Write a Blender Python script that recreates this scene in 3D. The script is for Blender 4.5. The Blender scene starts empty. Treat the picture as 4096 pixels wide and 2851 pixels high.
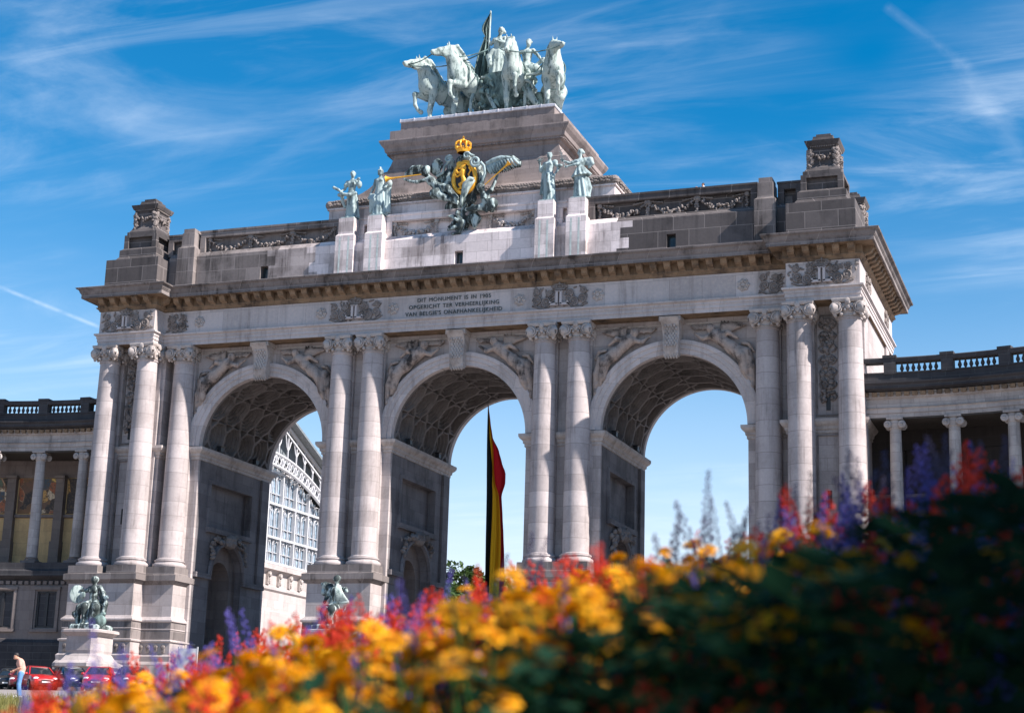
import bpy, bmesh, math, random
import numpy as np
from mathutils import Vector, Matrix, geometry
PI = math.pi
rnd = random.Random(7)
scene = bpy.context.scene
COL = scene.collection

# ------------------------------------------------------------------ camera
cam_pos = Vector((41.0953, -102.2521, -12.9524))
RX = Vector((0.94184798, 0.33481885, 0.0286134)); UX = Vector((0.05282458, -0.23160891, 0.97137371)); FX = Vector((-0.33186134, 0.91337487, 0.23582705))
cd = bpy.data.cameras.new('camera'); cam = bpy.data.objects.new('camera', cd); COL.objects.link(cam)
m3 = Matrix((RX, UX, -FX)).transposed()
cam.matrix_world = Matrix.Translation(cam_pos) @ m3.to_4x4()
cd.sensor_width = 36; cd.sensor_fit = 'HORIZONTAL'; cd.lens = 58.365; cd.clip_start = 0.05; cd.clip_end = 3000
cd.dof.use_dof = True; cd.dof.focus_distance = 108; cd.dof.aperture_fstop = 4.0
scene.camera = cam
scene.view_settings.view_transform = 'Standard'
scene.view_settings.look = 'None'
scene.view_settings.exposure = 1.1
scene.render.engine = 'CYCLES'
scene.cycles.use_denoising = True
scene.cycles.max_bounces = 8

# ------------------------------------------------------------------ helpers
def nodes_mat(name):
    m = bpy.data.materials.new(name); m.use_nodes = True
    return m, m.node_tree, m.node_tree.nodes['Principled BSDF']

def NN(nt, typ, ins=None, **kw):
    n = nt.nodes.new(typ)
    for k, v in kw.items(): setattr(n, k, v)
    for k, v in (ins or {}).items():
        if isinstance(v, bpy.types.NodeSocket): nt.links.new(v, n.inputs[k])
        else: n.inputs[k].default_value = v
    return n

def math_n(nt, op, a, b=0.0, c=None, clamp=False):
    n = nt.nodes.new('ShaderNodeMath'); n.operation = op; n.use_clamp = clamp
    for i, v in enumerate((a, b, c)):
        if v is None: continue
        if isinstance(v, bpy.types.NodeSocket): nt.links.new(v, n.inputs[i])
        else: n.inputs[i].default_value = v
    return n.outputs[0]

def mixc(nt, fac, a, b, blend='MIX'):
    n = nt.nodes.new('ShaderNodeMix'); n.data_type = 'RGBA'; n.blend_type = blend
    for i, v in ((0, fac), (6, a), (7, b)):
        if isinstance(v, bpy.types.NodeSocket): nt.links.new(v, n.inputs[i])
        else: n.inputs[i].default_value = v if i == 0 or len(v) == 4 else (*v, 1)
    return n.outputs[2]

def ramp(nt, fac, lo, hi):
    n = nt.nodes.new('ShaderNodeMapRange'); n.clamp = True; n.interpolation_type = 'SMOOTHSTEP'
    nt.links.new(fac, n.inputs[0]); n.inputs[1].default_value = lo; n.inputs[2].default_value = hi
    return n.outputs[0]

class MB:
    def __init__(s): s.v = []; s.f = []
    def add(s, vs, fs):
        o = len(s.v); s.v.extend([tuple(p) for p in vs]); s.f.extend([tuple(i + o for i in f) for f in fs])
    def box(s, x0, x1, y0, y1, z0, z1):
        s.add([(x0,y0,z0),(x1,y0,z0),(x1,y1,z0),(x0,y1,z0),(x0,y0,z1),(x1,y0,z1),(x1,y1,z1),(x0,y1,z1)],
              [(0,3,2,1),(4,5,6,7),(0,1,5,4),(1,2,6,5),(2,3,7,6),(3,0,4,7)])
    def obox(s, c, R, h):      # oriented box: centre, 3x3 matrix, half sizes
        vs = []
        for dz in (-1, 1):
            for dx, dy in ((-1,-1),(1,-1),(1,1),(-1,1)):
                vs.append(Vector(c) + R @ Vector((dx*h[0], dy*h[1], dz*h[2])))
        s.add(vs, [(0,3,2,1),(4,5,6,7),(0,1,5,4),(1,2,6,5),(2,3,7,6),(3,0,4,7)])
    def beam(s, a, b, w, t=None):
        a = Vector(a); b = Vector(b); d = b - a; L = d.length
        R = d.to_track_quat('Z', 'Y').to_matrix()
        s.obox((a + b)/2, R, (w/2, (t or w)/2, L/2))
    def rings(s, rs, cap0=True, cap1=True, closed=True):
        n = len(rs[0]); o = len(s.v)
        for r in rs: s.v.extend([tuple(p) for p in r])
        for i in range(len(rs)-1):
            for j in range(n if closed else n-1):
                k = (j+1) % n
                s.f.append((o+i*n+j, o+i*n+k, o+(i+1)*n+k, o+(i+1)*n+j))
        for c, i in ((cap0, 0), (cap1, len(rs)-1)):
            if c:
                for t in geometry.tessellate_polygon([[Vector(p) for p in rs[i]]]):
                    s.f.append(tuple(o+i*n+q for q in t))
    def stack(s, plan, prof, cap0=True, cap1=True):
        s.rings([[(x, y, z) for x, y in offset_poly(plan, d)] for d, z in prof], cap0, cap1)
    def lathe(s, c, prof, n=20, axis='Z', cap=True):
        rs = []
        for r, h in prof:
            ring = []
            for j in range(n):
                a = 2*PI*j/n; p = (r*math.cos(a), r*math.sin(a), h)
                if axis == 'Y': p = (p[0], p[2], p[1])
                if axis == 'X': p = (p[2], p[0], p[1])
                ring.append((c[0]+p[0], c[1]+p[1], c[2]+p[2]))
            rs.append(ring)
        s.rings(rs, cap, cap)
    def tube(s, pts, rad, n=6, cap=True):
        pts = [Vector(p) for p in pts]; rs = []
        up = Vector((0.13, 0.21, 0.97))
        for i, p in enumerate(pts):
            t = (pts[min(i+1, len(pts)-1)] - pts[max(i-1, 0)]).normalized()
            if i == 0: a = t.cross(up).normalized() if abs(t.dot(up)) < .98 else t.cross(Vector((1,0,0))).normalized()
            else: a = (a - t*a.dot(t)).normalized()
            b = t.cross(a); r = rad[i] if isinstance(rad, (list, tuple)) else rad
            rs.append([p + a*(r*math.cos(2*PI*j/n)) + b*(r*math.sin(2*PI*j/n)) for j in range(n)])
        s.rings(rs, cap, cap)
    def blob(s, c, r, R=None, n=6, m=4):
        R = R or Matrix.Identity(3); c = Vector(c); o = len(s.v)
        s.v.append(tuple(c + R @ Vector((0, 0, -r[2]))))
        for i in range(1, m):
            th = -PI/2 + PI*i/m
            for j in range(n):
                a = 2*PI*(j + .5*(i % 2))/n
                s.v.append(tuple(c + R @ Vector((r[0]*math.cos(th)*math.cos(a), r[1]*math.cos(th)*math.sin(a), r[2]*math.sin(th)))))
        s.v.append(tuple(c + R @ Vector((0, 0, r[2])))); e = len(s.v)-1
        for j in range(n):
            s.f.append((o, o+1+(j+1) % n, o+1+j))
            s.f.append((e, e-n+j, e-n+(j+1) % n))
        for i in range(m-2):
            for j in range(n):
                k = (j+1) % n
                s.f.append((o+1+i*n+j, o+1+i*n+k, o+1+(i+1)*n+k, o+1+(i+1)*n+j))
    def holed(s, O, U, V, N, outer, holes):
        """flat wall in frame O,U,V with recesses: holes = [(points, depth, back)]"""
        O, U, V, N = Vector(O), Vector(U), Vector(V), Vector(N)
        P = lambda q, d=0: O + U*q[0] + V*q[1] - N*d
        polys = [outer] + [h[0] for h in holes]
        flat = [q for pl in polys for q in pl]; o = len(s.v)
        s.v.extend([tuple(P(q)) for q in flat])
        for t in geometry.tessellate_polygon([[Vector((q[0], q[1], 0)) for q in pl] for pl in polys]):
            s.f.append(tuple(o+i for i in t))
        for pts, d, back in holes:
            s.rings([[P(q) for q in pts], [P(q, d) for q in pts]], False, back)
    def mesh(s, name, smooth=None):
        me = bpy.data.meshes.new(name); me.from_pydata(s.v, [], s.f); me.validate(); me.update()
        bm = bmesh.new(); bm.from_mesh(me)
        bmesh.ops.remove_doubles(bm, verts=bm.verts, dist=1e-5)
        bmesh.ops.recalc_face_normals(bm, faces=bm.faces); bm.to_mesh(me); bm.free()
        if smooth is not None:
            me.polygons.foreach_set('use_smooth', [True]*len(me.polygons))
            if smooth < 179: me.set_sharp_from_angle(angle=math.radians(smooth))
        return me
    def build(s, name, mat, parent=None, smooth=None):
        return link(name, s.mesh(name, smooth), mat, parent)

def link(name, me, mat, parent=None, loc=None, rot=None, scale=None):
    o = bpy.data.objects.new(name, me); COL.objects.link(o)
    if mat is not None and me is not None:
        if len(me.materials) == 0: me.materials.append(mat)
    if parent is not None:
        o.parent = parent
        o.matrix_parent_inverse = parent.matrix_basis.inverted()
    if loc: o.location = loc
    if rot: o.rotation_euler = rot
    if scale: o.scale = scale
    return o

def thing(name, label, cat, loc=(0,0,0), group=None, kind=None):
    o = bpy.data.objects.new(name, None); COL.objects.link(o); o.location = loc; o.empty_display_size = .2
    return tag(o, label, cat, group, kind)

def tag(o, label=None, cat=None, group=None, kind=None):
    if label: o['label'] = label
    if cat: o['category'] = cat
    if group: o['group'] = group
    if kind: o['kind'] = kind
    return o

def offset_poly(P, d):
    n = len(P); out = []
    for i in range(n):
        p0, p1, p2 = Vector(P[i-1]), Vector(P[i]), Vector(P[(i+1) % n])
        e0 = (p1-p0).normalized(); e1 = (p2-p1).normalized()
        n0 = Vector((e0.y, -e0.x)); n1 = Vector((e1.y, -e1.x))
        mt = n0 + n1; k = mt.dot(n1)
        out.append(tuple(p1 + mt*(d/k if abs(k) > 1e-6 else d)))
    return out

def rect(x0, x1, y0, y1): return [(x0,y0),(x1,y0),(x1,y1),(x0,y1)]
def rotm(x=0, y=0, z=0):
    return Matrix.Rotation(z,3,'Z') @ Matrix.Rotation(y,3,'Y') @ Matrix.Rotation(x,3,'X')

# ---- signed-distance sculpting (tapered capsules / ellipsoids / draped cones, smooth union, surface nets)
class SDF:
    def __init__(s, k=.05): s.p = []; s.k = k
    def cap(s, a, b, ra, rb=None, k=None): s.p.append(('c', np.array(a, float), np.array(b, float), ra, ra if rb is None else rb, s.k if k is None else k)); return s
    def chain(s, pts, rs, k=None):
        for i in range(len(pts)-1): s.cap(pts[i], pts[i+1], rs[i], rs[i+1], k)
        return s
    def ell(s, c, r, R=None, k=None): s.p.append(('e', np.array(c, float), np.array(r, float), np.array(R or Matrix.Identity(3)), 0, s.k if k is None else k)); return s
    def drape(s, a, b, r0, r1, n=9, amp=.1, ph=0., tw=.6, k=None):
        """cloth hanging from a to b, elliptic radii r0 -> r1, n folds"""
        s.p.append(('d', np.array(a, float), np.array(b, float), (r0, r1, n, amp, ph, tw), 0, s.k if k is None else k)); return s
    def xform(s, M):
        M = np.array(M); A = M[:3,:3]; t = M[:3,3]; sc = abs(np.linalg.det(A))**(1/3); Rn = A/sc
        q = []
        for ty, a, b, c, d, k in s.p:
            if ty == 'c': q.append((ty, A@a+t, A@b+t, c*sc, d*sc, k*sc))
            elif ty == 'e': q.append((ty, A@a+t, b*sc, Rn@c, d, k*sc))
            else:
                r0, r1, n, am, ph, tw = c
                q.append((ty, A@a+t, A@b+t, (tuple(x*sc for x in r0), tuple(x*sc for x in r1), n, am, ph, tw, Rn), d, k*sc))
        s.p = q; return s
    def mesh(s, name, h=.05, noise=0.):
        lo = np.full(3, 1e9); hi = -lo
        bb = []
        for ty, a, b, c, d, k in s.p:
            if ty == 'c': r = max(c, d); l, u = np.minimum(a,b)-r, np.maximum(a,b)+r
            elif ty == 'e': r = b.max(); l, u = a-r, a+r
            else: r = max(*c[0], *c[1])*(1+c[3]); l, u = np.minimum(a,b)-r, np.maximum(a,b)+r
            m = k + 3*h; bb.append((l-m, u+m)); lo = np.minimum(lo, l); hi = np.maximum(hi, u)
        lo = lo - 3*h; n = np.ceil((hi - lo)/h).astype(int) + 4
        D = np.full(n, 1.0)
        ax = [lo[i] + h*np.arange(n[i]) for i in range(3)]
        for (ty, a, b, c, d, k), (l, u) in zip(s.p, bb):
            i0 = np.maximum(((l-lo)/h).astype(int), 0); i1 = np.minimum(((u-lo)/h).astype(int)+2, n)
            X, Y, Z = np.meshgrid(ax[0][i0[0]:i1[0]], ax[1][i0[1]:i1[1]], ax[2][i0[2]:i1[2]], indexing='ij')
            if ty == 'c':
                ab = b-a; L2 = max(ab@ab, 1e-9)
                t = np.clip(((X-a[0])*ab[0]+(Y-a[1])*ab[1]+(Z-a[2])*ab[2])/L2, 0, 1)
                v = np.sqrt((X-a[0]-t*ab[0])**2+(Y-a[1]-t*ab[1])**2+(Z-a[2]-t*ab[2])**2) - (c+(d-c)*t)
            elif ty == 'e':
                q = np.stack([X-a[0], Y-a[1], Z-a[2]], -1) @ c
                k0 = np.sqrt(((q/b)**2).sum(-1)); k1 = np.sqrt(((q/b**2)**2).sum(-1))
                v = k0*(k0-1)/np.maximum(k1, 1e-6)
            else:
                r0, r1, nf, am, ph, tw = c[:6]; Rn = c[6] if len(c) > 6 else np.eye(3)
                ab = b-a; L = np.sqrt(ab@ab); w = ab/L
                dx = np.stack([X-a[0], Y-a[1], Z-a[2]], -1)
                tt = dx@w; t = np.clip(tt/L, 0, 1)
                u1 = Rn@np.array([1,0,0]); u1 = u1 - w*(u1@w); u1 /= np.linalg.norm(u1); u2 = np.cross(w, u1)
                p1, p2 = dx@u1, dx@u2
                rx = r0[0]+(r1[0]-r0[0])*t; ry = r0[1]+(r1[1]-r0[1])*t
                th = np.arctan2(p2/ry, p1/rx); rho = np.sqrt((p1/rx)**2+(p2/ry)**2)
                f = 1 + am*(.35+.65*t)*(np.sin(nf*th+ph+tw*3*t)*.6 + np.sin((nf*1.0-3)*th-ph*2+tw*5*t)*.4)
                v = np.maximum((rho/f-1)*np.minimum(rx, ry)*.75, np.abs(tt-L/2)-L/2)
            S = D[i0[0]:i1[0], i0[1]:i1[1], i0[2]:i1[2]]
            kk = max(k, 1e-4); hh = np.maximum(kk-np.abs(S-v), 0)/kk
            D[i0[0]:i1[0], i0[1]:i1[1], i0[2]:i1[2]] = np.minimum(S, v) - hh*hh*kk*.25
        if noise:
            rs = np.random.RandomState(3); D += noise*(rs.rand(*D.shape)-.5)
        V, F = surface_nets(D, lo, h)
        me = bpy.data.meshes.new(name); me.from_pydata(V.tolist(), [], F.tolist()); me.update()
        me.polygons.foreach_set('use_smooth', [True]*len(me.polygons))
        return me
    def build(s, name, mat, parent=None, h=.05, noise=0.): return link(name, s.mesh(name, h, noise), mat, parent)

def surface_nets(D, lo, h):
    S = D < 0; n = np.array(D.shape)
    cnt = np.zeros(n-1, int)
    sl = lambda i, j, k: (slice(i, n[0]-1+i), slice(j, n[1]-1+j), slice(k, n[2]-1+k))
    C = [(i,j,k) for i in (0,1) for j in (0,1) for k in (0,1)]
    for c in C: cnt += S[sl(*c)]
    act = (cnt > 0) & (cnt < 8)
    pos = np.zeros((*(n-1), 3)); num = np.zeros(n-1)
    for a in C:
        for d in range(3):
            if a[d] == 0:
                b = list(a); b[d] = 1
                da, db = D[sl(*a)], D[sl(*b)]
                cr = (da < 0) != (db < 0)
                t = np.where(cr, da/np.where(cr, da-db, 1), 0)
                for e in range(3):
                    pos[..., e] += np.where(cr, a[e] + (t if e == d else 0), 0)
                num += cr
    idx = np.argwhere(act); vid = np.full(n-1, -1); vid[act] = np.arange(len(idx))
    V = (idx + pos[act]/num[act][:, None])*h + lo
    F = []
    for d in range(3):
        e1, e2 = (d+1) % 3, (d+2) % 3
        A = [slice(None)]*3; B = [slice(None)]*3; A[d] = slice(0, n[d]-1); B[d] = slice(1, n[d])
        cr = np.argwhere(S[tuple(A)] != S[tuple(B)])
        cr = cr[(cr[:, e1] > 0) & (cr[:, e2] > 0) & (cr[:, e1] < n[e1]-1) & (cr[:, e2] < n[e2]-1)]
        if len(cr) == 0: continue
        def g(o1, o2):
            q = cr.copy(); q[:, e1] -= o1; q[:, e2] -= o2
            return vid[q[:, 0], q[:, 1], q[:, 2]]
        q = np.stack([g(1,1), g(0,1), g(0,0), g(1,0)], 1)
        ins = S[cr[:, 0], cr[:, 1], cr[:, 2]]
        q[~ins] = q[~ins][:, ::-1]
        F.append(q)
    F = np.concatenate(F); F = F[(F >= 0).all(1)]
    return V, F

# ------------------------------------------------------------------ materials
def stone_mat(name, base, dark, mortar, bw=1.7, bh=.82, soot=.35, streak=.4, tint=None, joints=True, msize=.012, bump=.25, tone=.12, sscale=.35, patch=None):
    m, nt, b = nodes_mat(name)
    geo = NN(nt, 'ShaderNodeNewGeometry'); sep = NN(nt, 'ShaderNodeSeparateXYZ', {0: geo.outputs['Position']})
    u = math_n(nt, 'ADD', sep.outputs[0], sep.outputs[1])
    uv = NN(nt, 'ShaderNodeCombineXYZ', {0: u, 1: sep.outputs[2]}).outputs[0]
    big = NN(nt, 'ShaderNodeTexNoise', {'Vector': geo.outputs['Position'], 'Scale': sscale, 'Detail': 6, 'Roughness': .62}).outputs[0]
    fine = NN(nt, 'ShaderNodeTexNoise', {'Vector': geo.outputs['Position'], 'Scale': 5.5, 'Detail': 5, 'Roughness': .7}).outputs[0]
    sm = NN(nt, 'ShaderNodeMapping', {'Vector': geo.outputs['Position'], 'Scale': (1.6, 1.6, .13)})
    st = NN(nt, 'ShaderNodeTexNoise', {'Vector': sm.outputs[0], 'Scale': 1.0, 'Detail': 5, 'Roughness': .65}).outputs[0]
    sm2 = NN(nt, 'ShaderNodeMapping', {'Vector': geo.outputs['Position'], 'Scale': (4.5, 4.5, .3)})
    st2 = NN(nt, 'ShaderNodeTexNoise', {'Vector': sm2.outputs[0], 'Scale': 1.0, 'Detail': 4, 'Roughness': .7}).outputs[0]
    c1 = tuple(base)
    if joints:
        br = NN(nt, 'ShaderNodeTexBrick', {'Vector': uv, 'Color1': (*[x*(1+tone) for x in c1], 1), 'Color2': (*[x*(1-tone) for x in c1], 1), 'Mortar': (*c1, 1), 'Scale': 1.0, 'Mortar Size': msize, 'Mortar Smooth': .3, 'Brick Width': bw, 'Row Height': bh, 'Bias': 0.0})
        col = br.outputs[0]
    else:
        col = mixc(nt, fine, tuple(x*(1-tone) for x in c1), tuple(x*(1+tone) for x in c1))
    if tint:
        col = mixc(nt, math_n(nt, 'MULTIPLY', ramp(nt, fine, .45, .75), .5), col, tint)
    f1 = math_n(nt, 'MULTIPLY', ramp(nt, big, .46, .68), soot)
    f2 = math_n(nt, 'MULTIPLY', ramp(nt, st, .5, .72), streak)
    f3 = math_n(nt, 'MULTIPLY', math_n(nt, 'MULTIPLY', ramp(nt, st2, .52, .74), ramp(nt, big, .36, .6)), streak*.9)
    f = math_n(nt, 'ADD', math_n(nt, 'ADD', f1, f2), f3, clamp=True)
    col = mixc(nt, f, col, dark)
    gm = mixc(nt, .35, (1,1,1), NN(nt, 'ShaderNodeMapRange', {0: fine, 1: .3, 2: .7, 3: .72, 4: 1.18}).outputs[0], 'MULTIPLY')
    col = mixc(nt, 1.0, col, gm, 'MULTIPLY')
    if patch:     # irregular dark weathering on individual blocks
        pc, amt = patch
        br2 = NN(nt, 'ShaderNodeTexBrick', {'Vector': uv, 'Color1': (0,0,0,1), 'Color2': (1,1,1,1), 'Mortar': (0,0,0,1), 'Scale': 1.0, 'Mortar Size': msize, 'Mortar Smooth': .2, 'Brick Width': bw, 'Row Height': bh, 'Bias': -.45})
        pf = math_n(nt, 'MULTIPLY', math_n(nt, 'MULTIPLY', br2.outputs[0], ramp(nt, big, .35, .6)), amt)
        col = mixc(nt, pf, col, pc)
    if joints:
        col = mixc(nt, math_n(nt, 'MULTIPLY', br.outputs['Fac'], .85), col, mortar)
    nt.links.new(col, b.inputs['Base Color']); b.inputs['Roughness'].default_value = .88
    b.inputs['Specular IOR Level'].default_value = .25
    hgt = math_n(nt, 'MULTIPLY', fine, .6)
    if joints: hgt = math_n(nt, 'SUBTRACT', hgt, math_n(nt, 'MULTIPLY', br.outputs['Fac'], 1.2))
    bp = NN(nt, 'ShaderNodeBump', {'Strength': bump, 'Distance': .04, 'Height': hgt})
    nt.links.new(bp.outputs[0], b.inputs['Normal'])
    return m

def plain_mat(name, col, rough=.6, metal=0., noise=.15, scale=3., spec=.5, bump=0., dark=None):
    m, nt, b = nodes_mat(name)
    geo = NN(nt, 'ShaderNodeNewGeometry')
    n = NN(nt, 'ShaderNodeTexNoise', {'Vector': geo.outputs['Position'], 'Scale': scale, 'Detail': 5, 'Roughness': .65}).outputs[0]
    c = mixc(nt, ramp(nt, n, .35, .65), tuple(x*(1-noise) for x in col), tuple(min(1, x*(1+noise)) for x in col))
    if dark: c = mixc(nt, math_n(nt, 'MULTIPLY', ramp(nt, n, .52, .66), dark[1]), c, dark[0])
    nt.links.new(c, b.inputs['Base Color']); b.inputs['Roughness'].default_value = rough; b.inputs['Metallic'].default_value = metal
    b.inputs['Specular IOR Level'].default_value = spec
    if bump:
        bp = NN(nt, 'ShaderNodeBump', {'Strength': bump, 'Distance': .03, 'Height': n}); nt.links.new(bp.outputs[0], b.inputs['Normal'])
    return m

def patina_mat(name, pale, dark, amt, lo=.48, hi=.6, scale=1.6):
    m, nt, b = nodes_mat(name)
    geo = NN(nt, 'ShaderNodeNewGeometry')
    mp = NN(nt, 'ShaderNodeMapping', {'Vector': geo.outputs['Position'], 'Scale': (1.3, 1.3, .45)})
    n = NN(nt, 'ShaderNodeTexNoise', {'Vector': mp.outputs[0], 'Scale': scale, 'Detail': 7, 'Roughness': .68}).outputs[0]
    n2 = NN(nt, 'ShaderNodeTexNoise', {'Vector': geo.outputs['Position'], 'Scale': 9., 'Detail': 4}).outputs[0]
    c = mixc(nt, n2, tuple(x*.85 for x in pale), tuple(min(1, x*1.1) for x in pale))
    c = mixc(nt, math_n(nt, 'MULTIPLY', ramp(nt, n, lo, hi), amt), c, dark)
    nt.links.new(c, b.inputs['Base Color']); b.inputs['Roughness'].default_value = .7; b.inputs['Specular IOR Level'].default_value = .3
    bp = NN(nt, 'ShaderNodeBump', {'Strength': .25, 'Distance': .03, 'Height': n2}); nt.links.new(bp.outputs[0], b.inputs['Normal'])
    return m

def leaf_mat(name, c1, c2, trans=.3, rough=.55, spec=.3):
    m, nt, b = nodes_mat(name)
    oi = NN(nt, 'ShaderNodeObjectInfo'); geo = NN(nt, 'ShaderNodeNewGeometry')
    n = NN(nt, 'ShaderNodeTexNoise', {'Vector': geo.outputs['Position'], 'Scale': 14., 'Detail': 2}).outputs[0]
    f = math_n(nt, 'ADD', math_n(nt, 'MULTIPLY', oi.outputs['Random'], .5), math_n(nt, 'MULTIPLY', geo.outputs['Random Per Island'], .5))
    c = mixc(nt, math_n(nt, 'ADD', math_n(nt, 'MULTIPLY', f, .7), math_n(nt, 'MULTIPLY', n, .3)), c1, c2)
    nt.links.new(c, b.inputs['Base Color']); b.inputs['Roughness'].default_value = rough; b.inputs['Specular IOR Level'].default_value = spec
    tr = NN(nt, 'ShaderNodeBsdfTranslucent', {'Color': c})
    mx = NN(nt, 'ShaderNodeMixShader', {0: trans, 1: b.outputs[0], 2: tr.outputs[0]})
    nt.links.new(mx.outputs[0], nt.nodes['Material Output'].inputs['Surface'])
    return m

M = {}
M['stone'] = stone_mat('limestone', (.41,.362,.348), (.18,.155,.145), (.2,.175,.165), soot=.4, streak=.45, tone=.14)
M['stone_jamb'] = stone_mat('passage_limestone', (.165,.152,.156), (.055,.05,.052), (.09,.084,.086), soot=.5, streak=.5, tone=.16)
M['stone_frieze'] = stone_mat('limestone_frieze', (.47,.425,.415), (.2,.175,.165), (.25,.22,.21), bw=2.2, bh=1.62, soot=.25, streak=.45, tint=(.52,.43,.37))
M['stone_drum'] = stone_mat('limestone_drums', (.405,.36,.35), (.17,.148,.142), (.22,.195,.188), bw=40., bh=1.03, soot=.35, streak=.55, msize=.02, tone=.15)
M['stone_soot'] = stone_mat('sooty_limestone', (.095,.084,.082), (.03,.028,.029), (.24,.212,.2), bw=2.1, bh=1.12, soot=.5, streak=.5, msize=.022, tone=.2)
M['stone_attic'] = stone_mat('sunlit_attic_limestone', (.72,.635,.615), (.13,.105,.10), (.3,.26,.25), bw=1.6, bh=.72, soot=.4, streak=.6, patch=((.12,.095,.085), .5))  # base paler than the columns: sunlit brightness of the front put into the colour
M['stone_flare'] = stone_mat('brown_weathered_limestone', (.26,.218,.205), (.08,.068,.064), (.12,.1,.095), bw=2.3, bh=1.05, soot=.55, streak=.45, msize=.014, tone=.14)
M['stone_trans'] = stone_mat('half_pale_limestone', (.40,.352,.338), (.09,.075,.072), (.3,.265,.25), bw=1.6, bh=.72, soot=.55, streak=.7, patch=((.11,.09,.085), .6))  # tone between the pale attic front and the weathered left wall
M['stone_mid'] = stone_mat('weathered_limestone', (.19,.166,.158), (.055,.048,.046), (.29,.255,.24), bw=2.0, bh=1.0, soot=.65, streak=.7, msize=.018, tone=.2)
M['stone_carved'] = stone_mat('carved_limestone', (.42,.375,.35), (.16,.135,.12), (.3,.3,.3), joints=False, soot=.45, streak=.35, bump=.5, sscale=1.2)
M['stone_carved_dark'] = stone_mat('carved_sooty_limestone', (.23,.2,.185), (.07,.06,.055), (.3,.3,.3), joints=False, soot=.6, streak=.35, bump=.5, sscale=1.2)
M['stone_warm'] = stone_mat('bounce_tinted_limestone', (.225,.155,.10), (.035,.028,.025), (.09,.065,.045), bw=.95, bh=3., soot=.6, streak=.5, sscale=.8)  # ochre base colour carries the warm light bounced up from the ground
M['stone_relief'] = stone_mat('relief_limestone', (.37,.30,.26), (.04,.034,.032), (.3,.3,.3), joints=False, soot=.85, streak=.6, bump=.5, sscale=1.0)
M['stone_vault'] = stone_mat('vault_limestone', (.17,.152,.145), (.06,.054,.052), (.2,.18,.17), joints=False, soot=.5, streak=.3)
M['stone_wing'] = stone_mat('wing_limestone', (.40,.355,.33), (.11,.1,.1), (.22,.2,.19), bw=1.5, bh=.6, soot=.4, streak=.4)
M['stone_black'] = stone_mat('blackened_limestone', (.055,.052,.055), (.022,.022,.026), (.1,.1,.1), bw=1.5, bh=.5, soot=.5, streak=.4)
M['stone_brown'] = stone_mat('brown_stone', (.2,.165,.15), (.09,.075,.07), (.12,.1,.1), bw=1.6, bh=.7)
M['stone_pale'] = stone_mat('pale_stone', (.43,.38,.36), (.17,.15,.145), (.3,.265,.25), bw=1.6, bh=.8, soot=.25, streak=.3)
M['green_run'] = plain_mat('copper_green_run', (.47,.53,.50), .85)
M['lead'] = plain_mat('lead_sheet', (.46,.46,.5), .5, noise=.2, bump=.3)
M['bronze'] = patina_mat('pale_patina_bronze', (.37,.44,.41), (.06,.10,.098), .85, .49, .62, 2.4)
M['bronze_mid'] = patina_mat('grey_patina_bronze', (.33,.42,.42), (.06,.09,.095), .75, .47, .62)
M['bronze_dark'] = patina_mat('black_green_bronze', (.40,.48,.46), (.022,.032,.032), .97, .40, .52, 1.9)
M['bronze_emblem'] = patina_mat('streaked_black_bronze', (.38,.47,.46), (.024,.036,.037), .96, .39, .53, 1.9)
M['bronze_green'] = patina_mat('deep_green_bronze', (.20,.29,.27), (.04,.065,.062), .85, .42, .6)
M['gold'] = plain_mat('gilding', (.88,.43,.04), .4, .35, .15, 6.)
M['black'] = plain_mat('black_enamel', (.015,.015,.017), .5)
M['dark_glass'] = plain_mat('dark_glass', (.03,.045,.055), .12, 0, .3)
M['letter'] = plain_mat('bronze_letters', (.055,.07,.07), .6)
M['ochre_wall'] = stone_mat('ochre_wall', (.29,.205,.115), (.15,.1,.06), (.24,.17,.1), soot=.4, streak=.4, bw=2.4, bh=.9)

# ------------------------------------------------------------------ world: Nishita sky with thin cirrus
SUN = Vector((5.4, -0.93, 4.75)).normalized()
w = bpy.data.worlds.new('World'); scene.world = w; w.use_nodes = True
nt = w.node_tree; bg = nt.nodes['Background']
sky = NN(nt, 'ShaderNodeTexSky', sky_type='NISHITA', sun_disc=False)
sky.sun_elevation = math.asin(SUN.z); sky.sun_rotation = math.atan2(SUN.x, SUN.y)
sky.altitude = 50; sky.air_density = 1.0; sky.dust_density = .25; sky.ozone_density = 2.2
tc = NN(nt, 'ShaderNodeTexCoord'); sp = NN(nt, 'ShaderNodeSeparateXYZ', {0: tc.outputs['Generated']})
zz = math_n(nt, 'ADD', math_n(nt, 'MAXIMUM', sp.outputs[2], 0.0), .12)
px = math_n(nt, 'DIVIDE', sp.outputs[0], zz); py = math_n(nt, 'DIVIDE', sp.outputs[1], zz)
pv = NN(nt, 'ShaderNodeCombineXYZ', {0: px, 1: py}).outputs[0]
def cloud(scale, rot, stretch, lo, hi, off, det=8, dist=.6):
    mp = NN(nt, 'ShaderNodeMapping', {'Vector': pv, 'Rotation': (0,0,rot), 'Scale': (scale*stretch, scale, 1), 'Location': off})
    n = NN(nt, 'ShaderNodeTexNoise', {'Vector': mp.outputs[0], 'Scale': 1.0, 'Detail': det, 'Roughness': .6, 'Distortion': dist}).outputs[0]
    return ramp(nt, n, lo, hi)
c1 = cloud(3.2, .9, .42, .44, .78, (3.1, 1.7, 0), 14, 1.2); c2 = cloud(.9, .5, .8, .42, .66, (.4, 5.2, 0), 4, .4)
c3 = cloud(7.5, .75, .22, .46, .80, (7.3, 2.2, 0), 12, 1.6); c4 = cloud(4.2, -.5, .4, .48, .80, (1.3, 8.2, 0), 14, 1.4)
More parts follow.
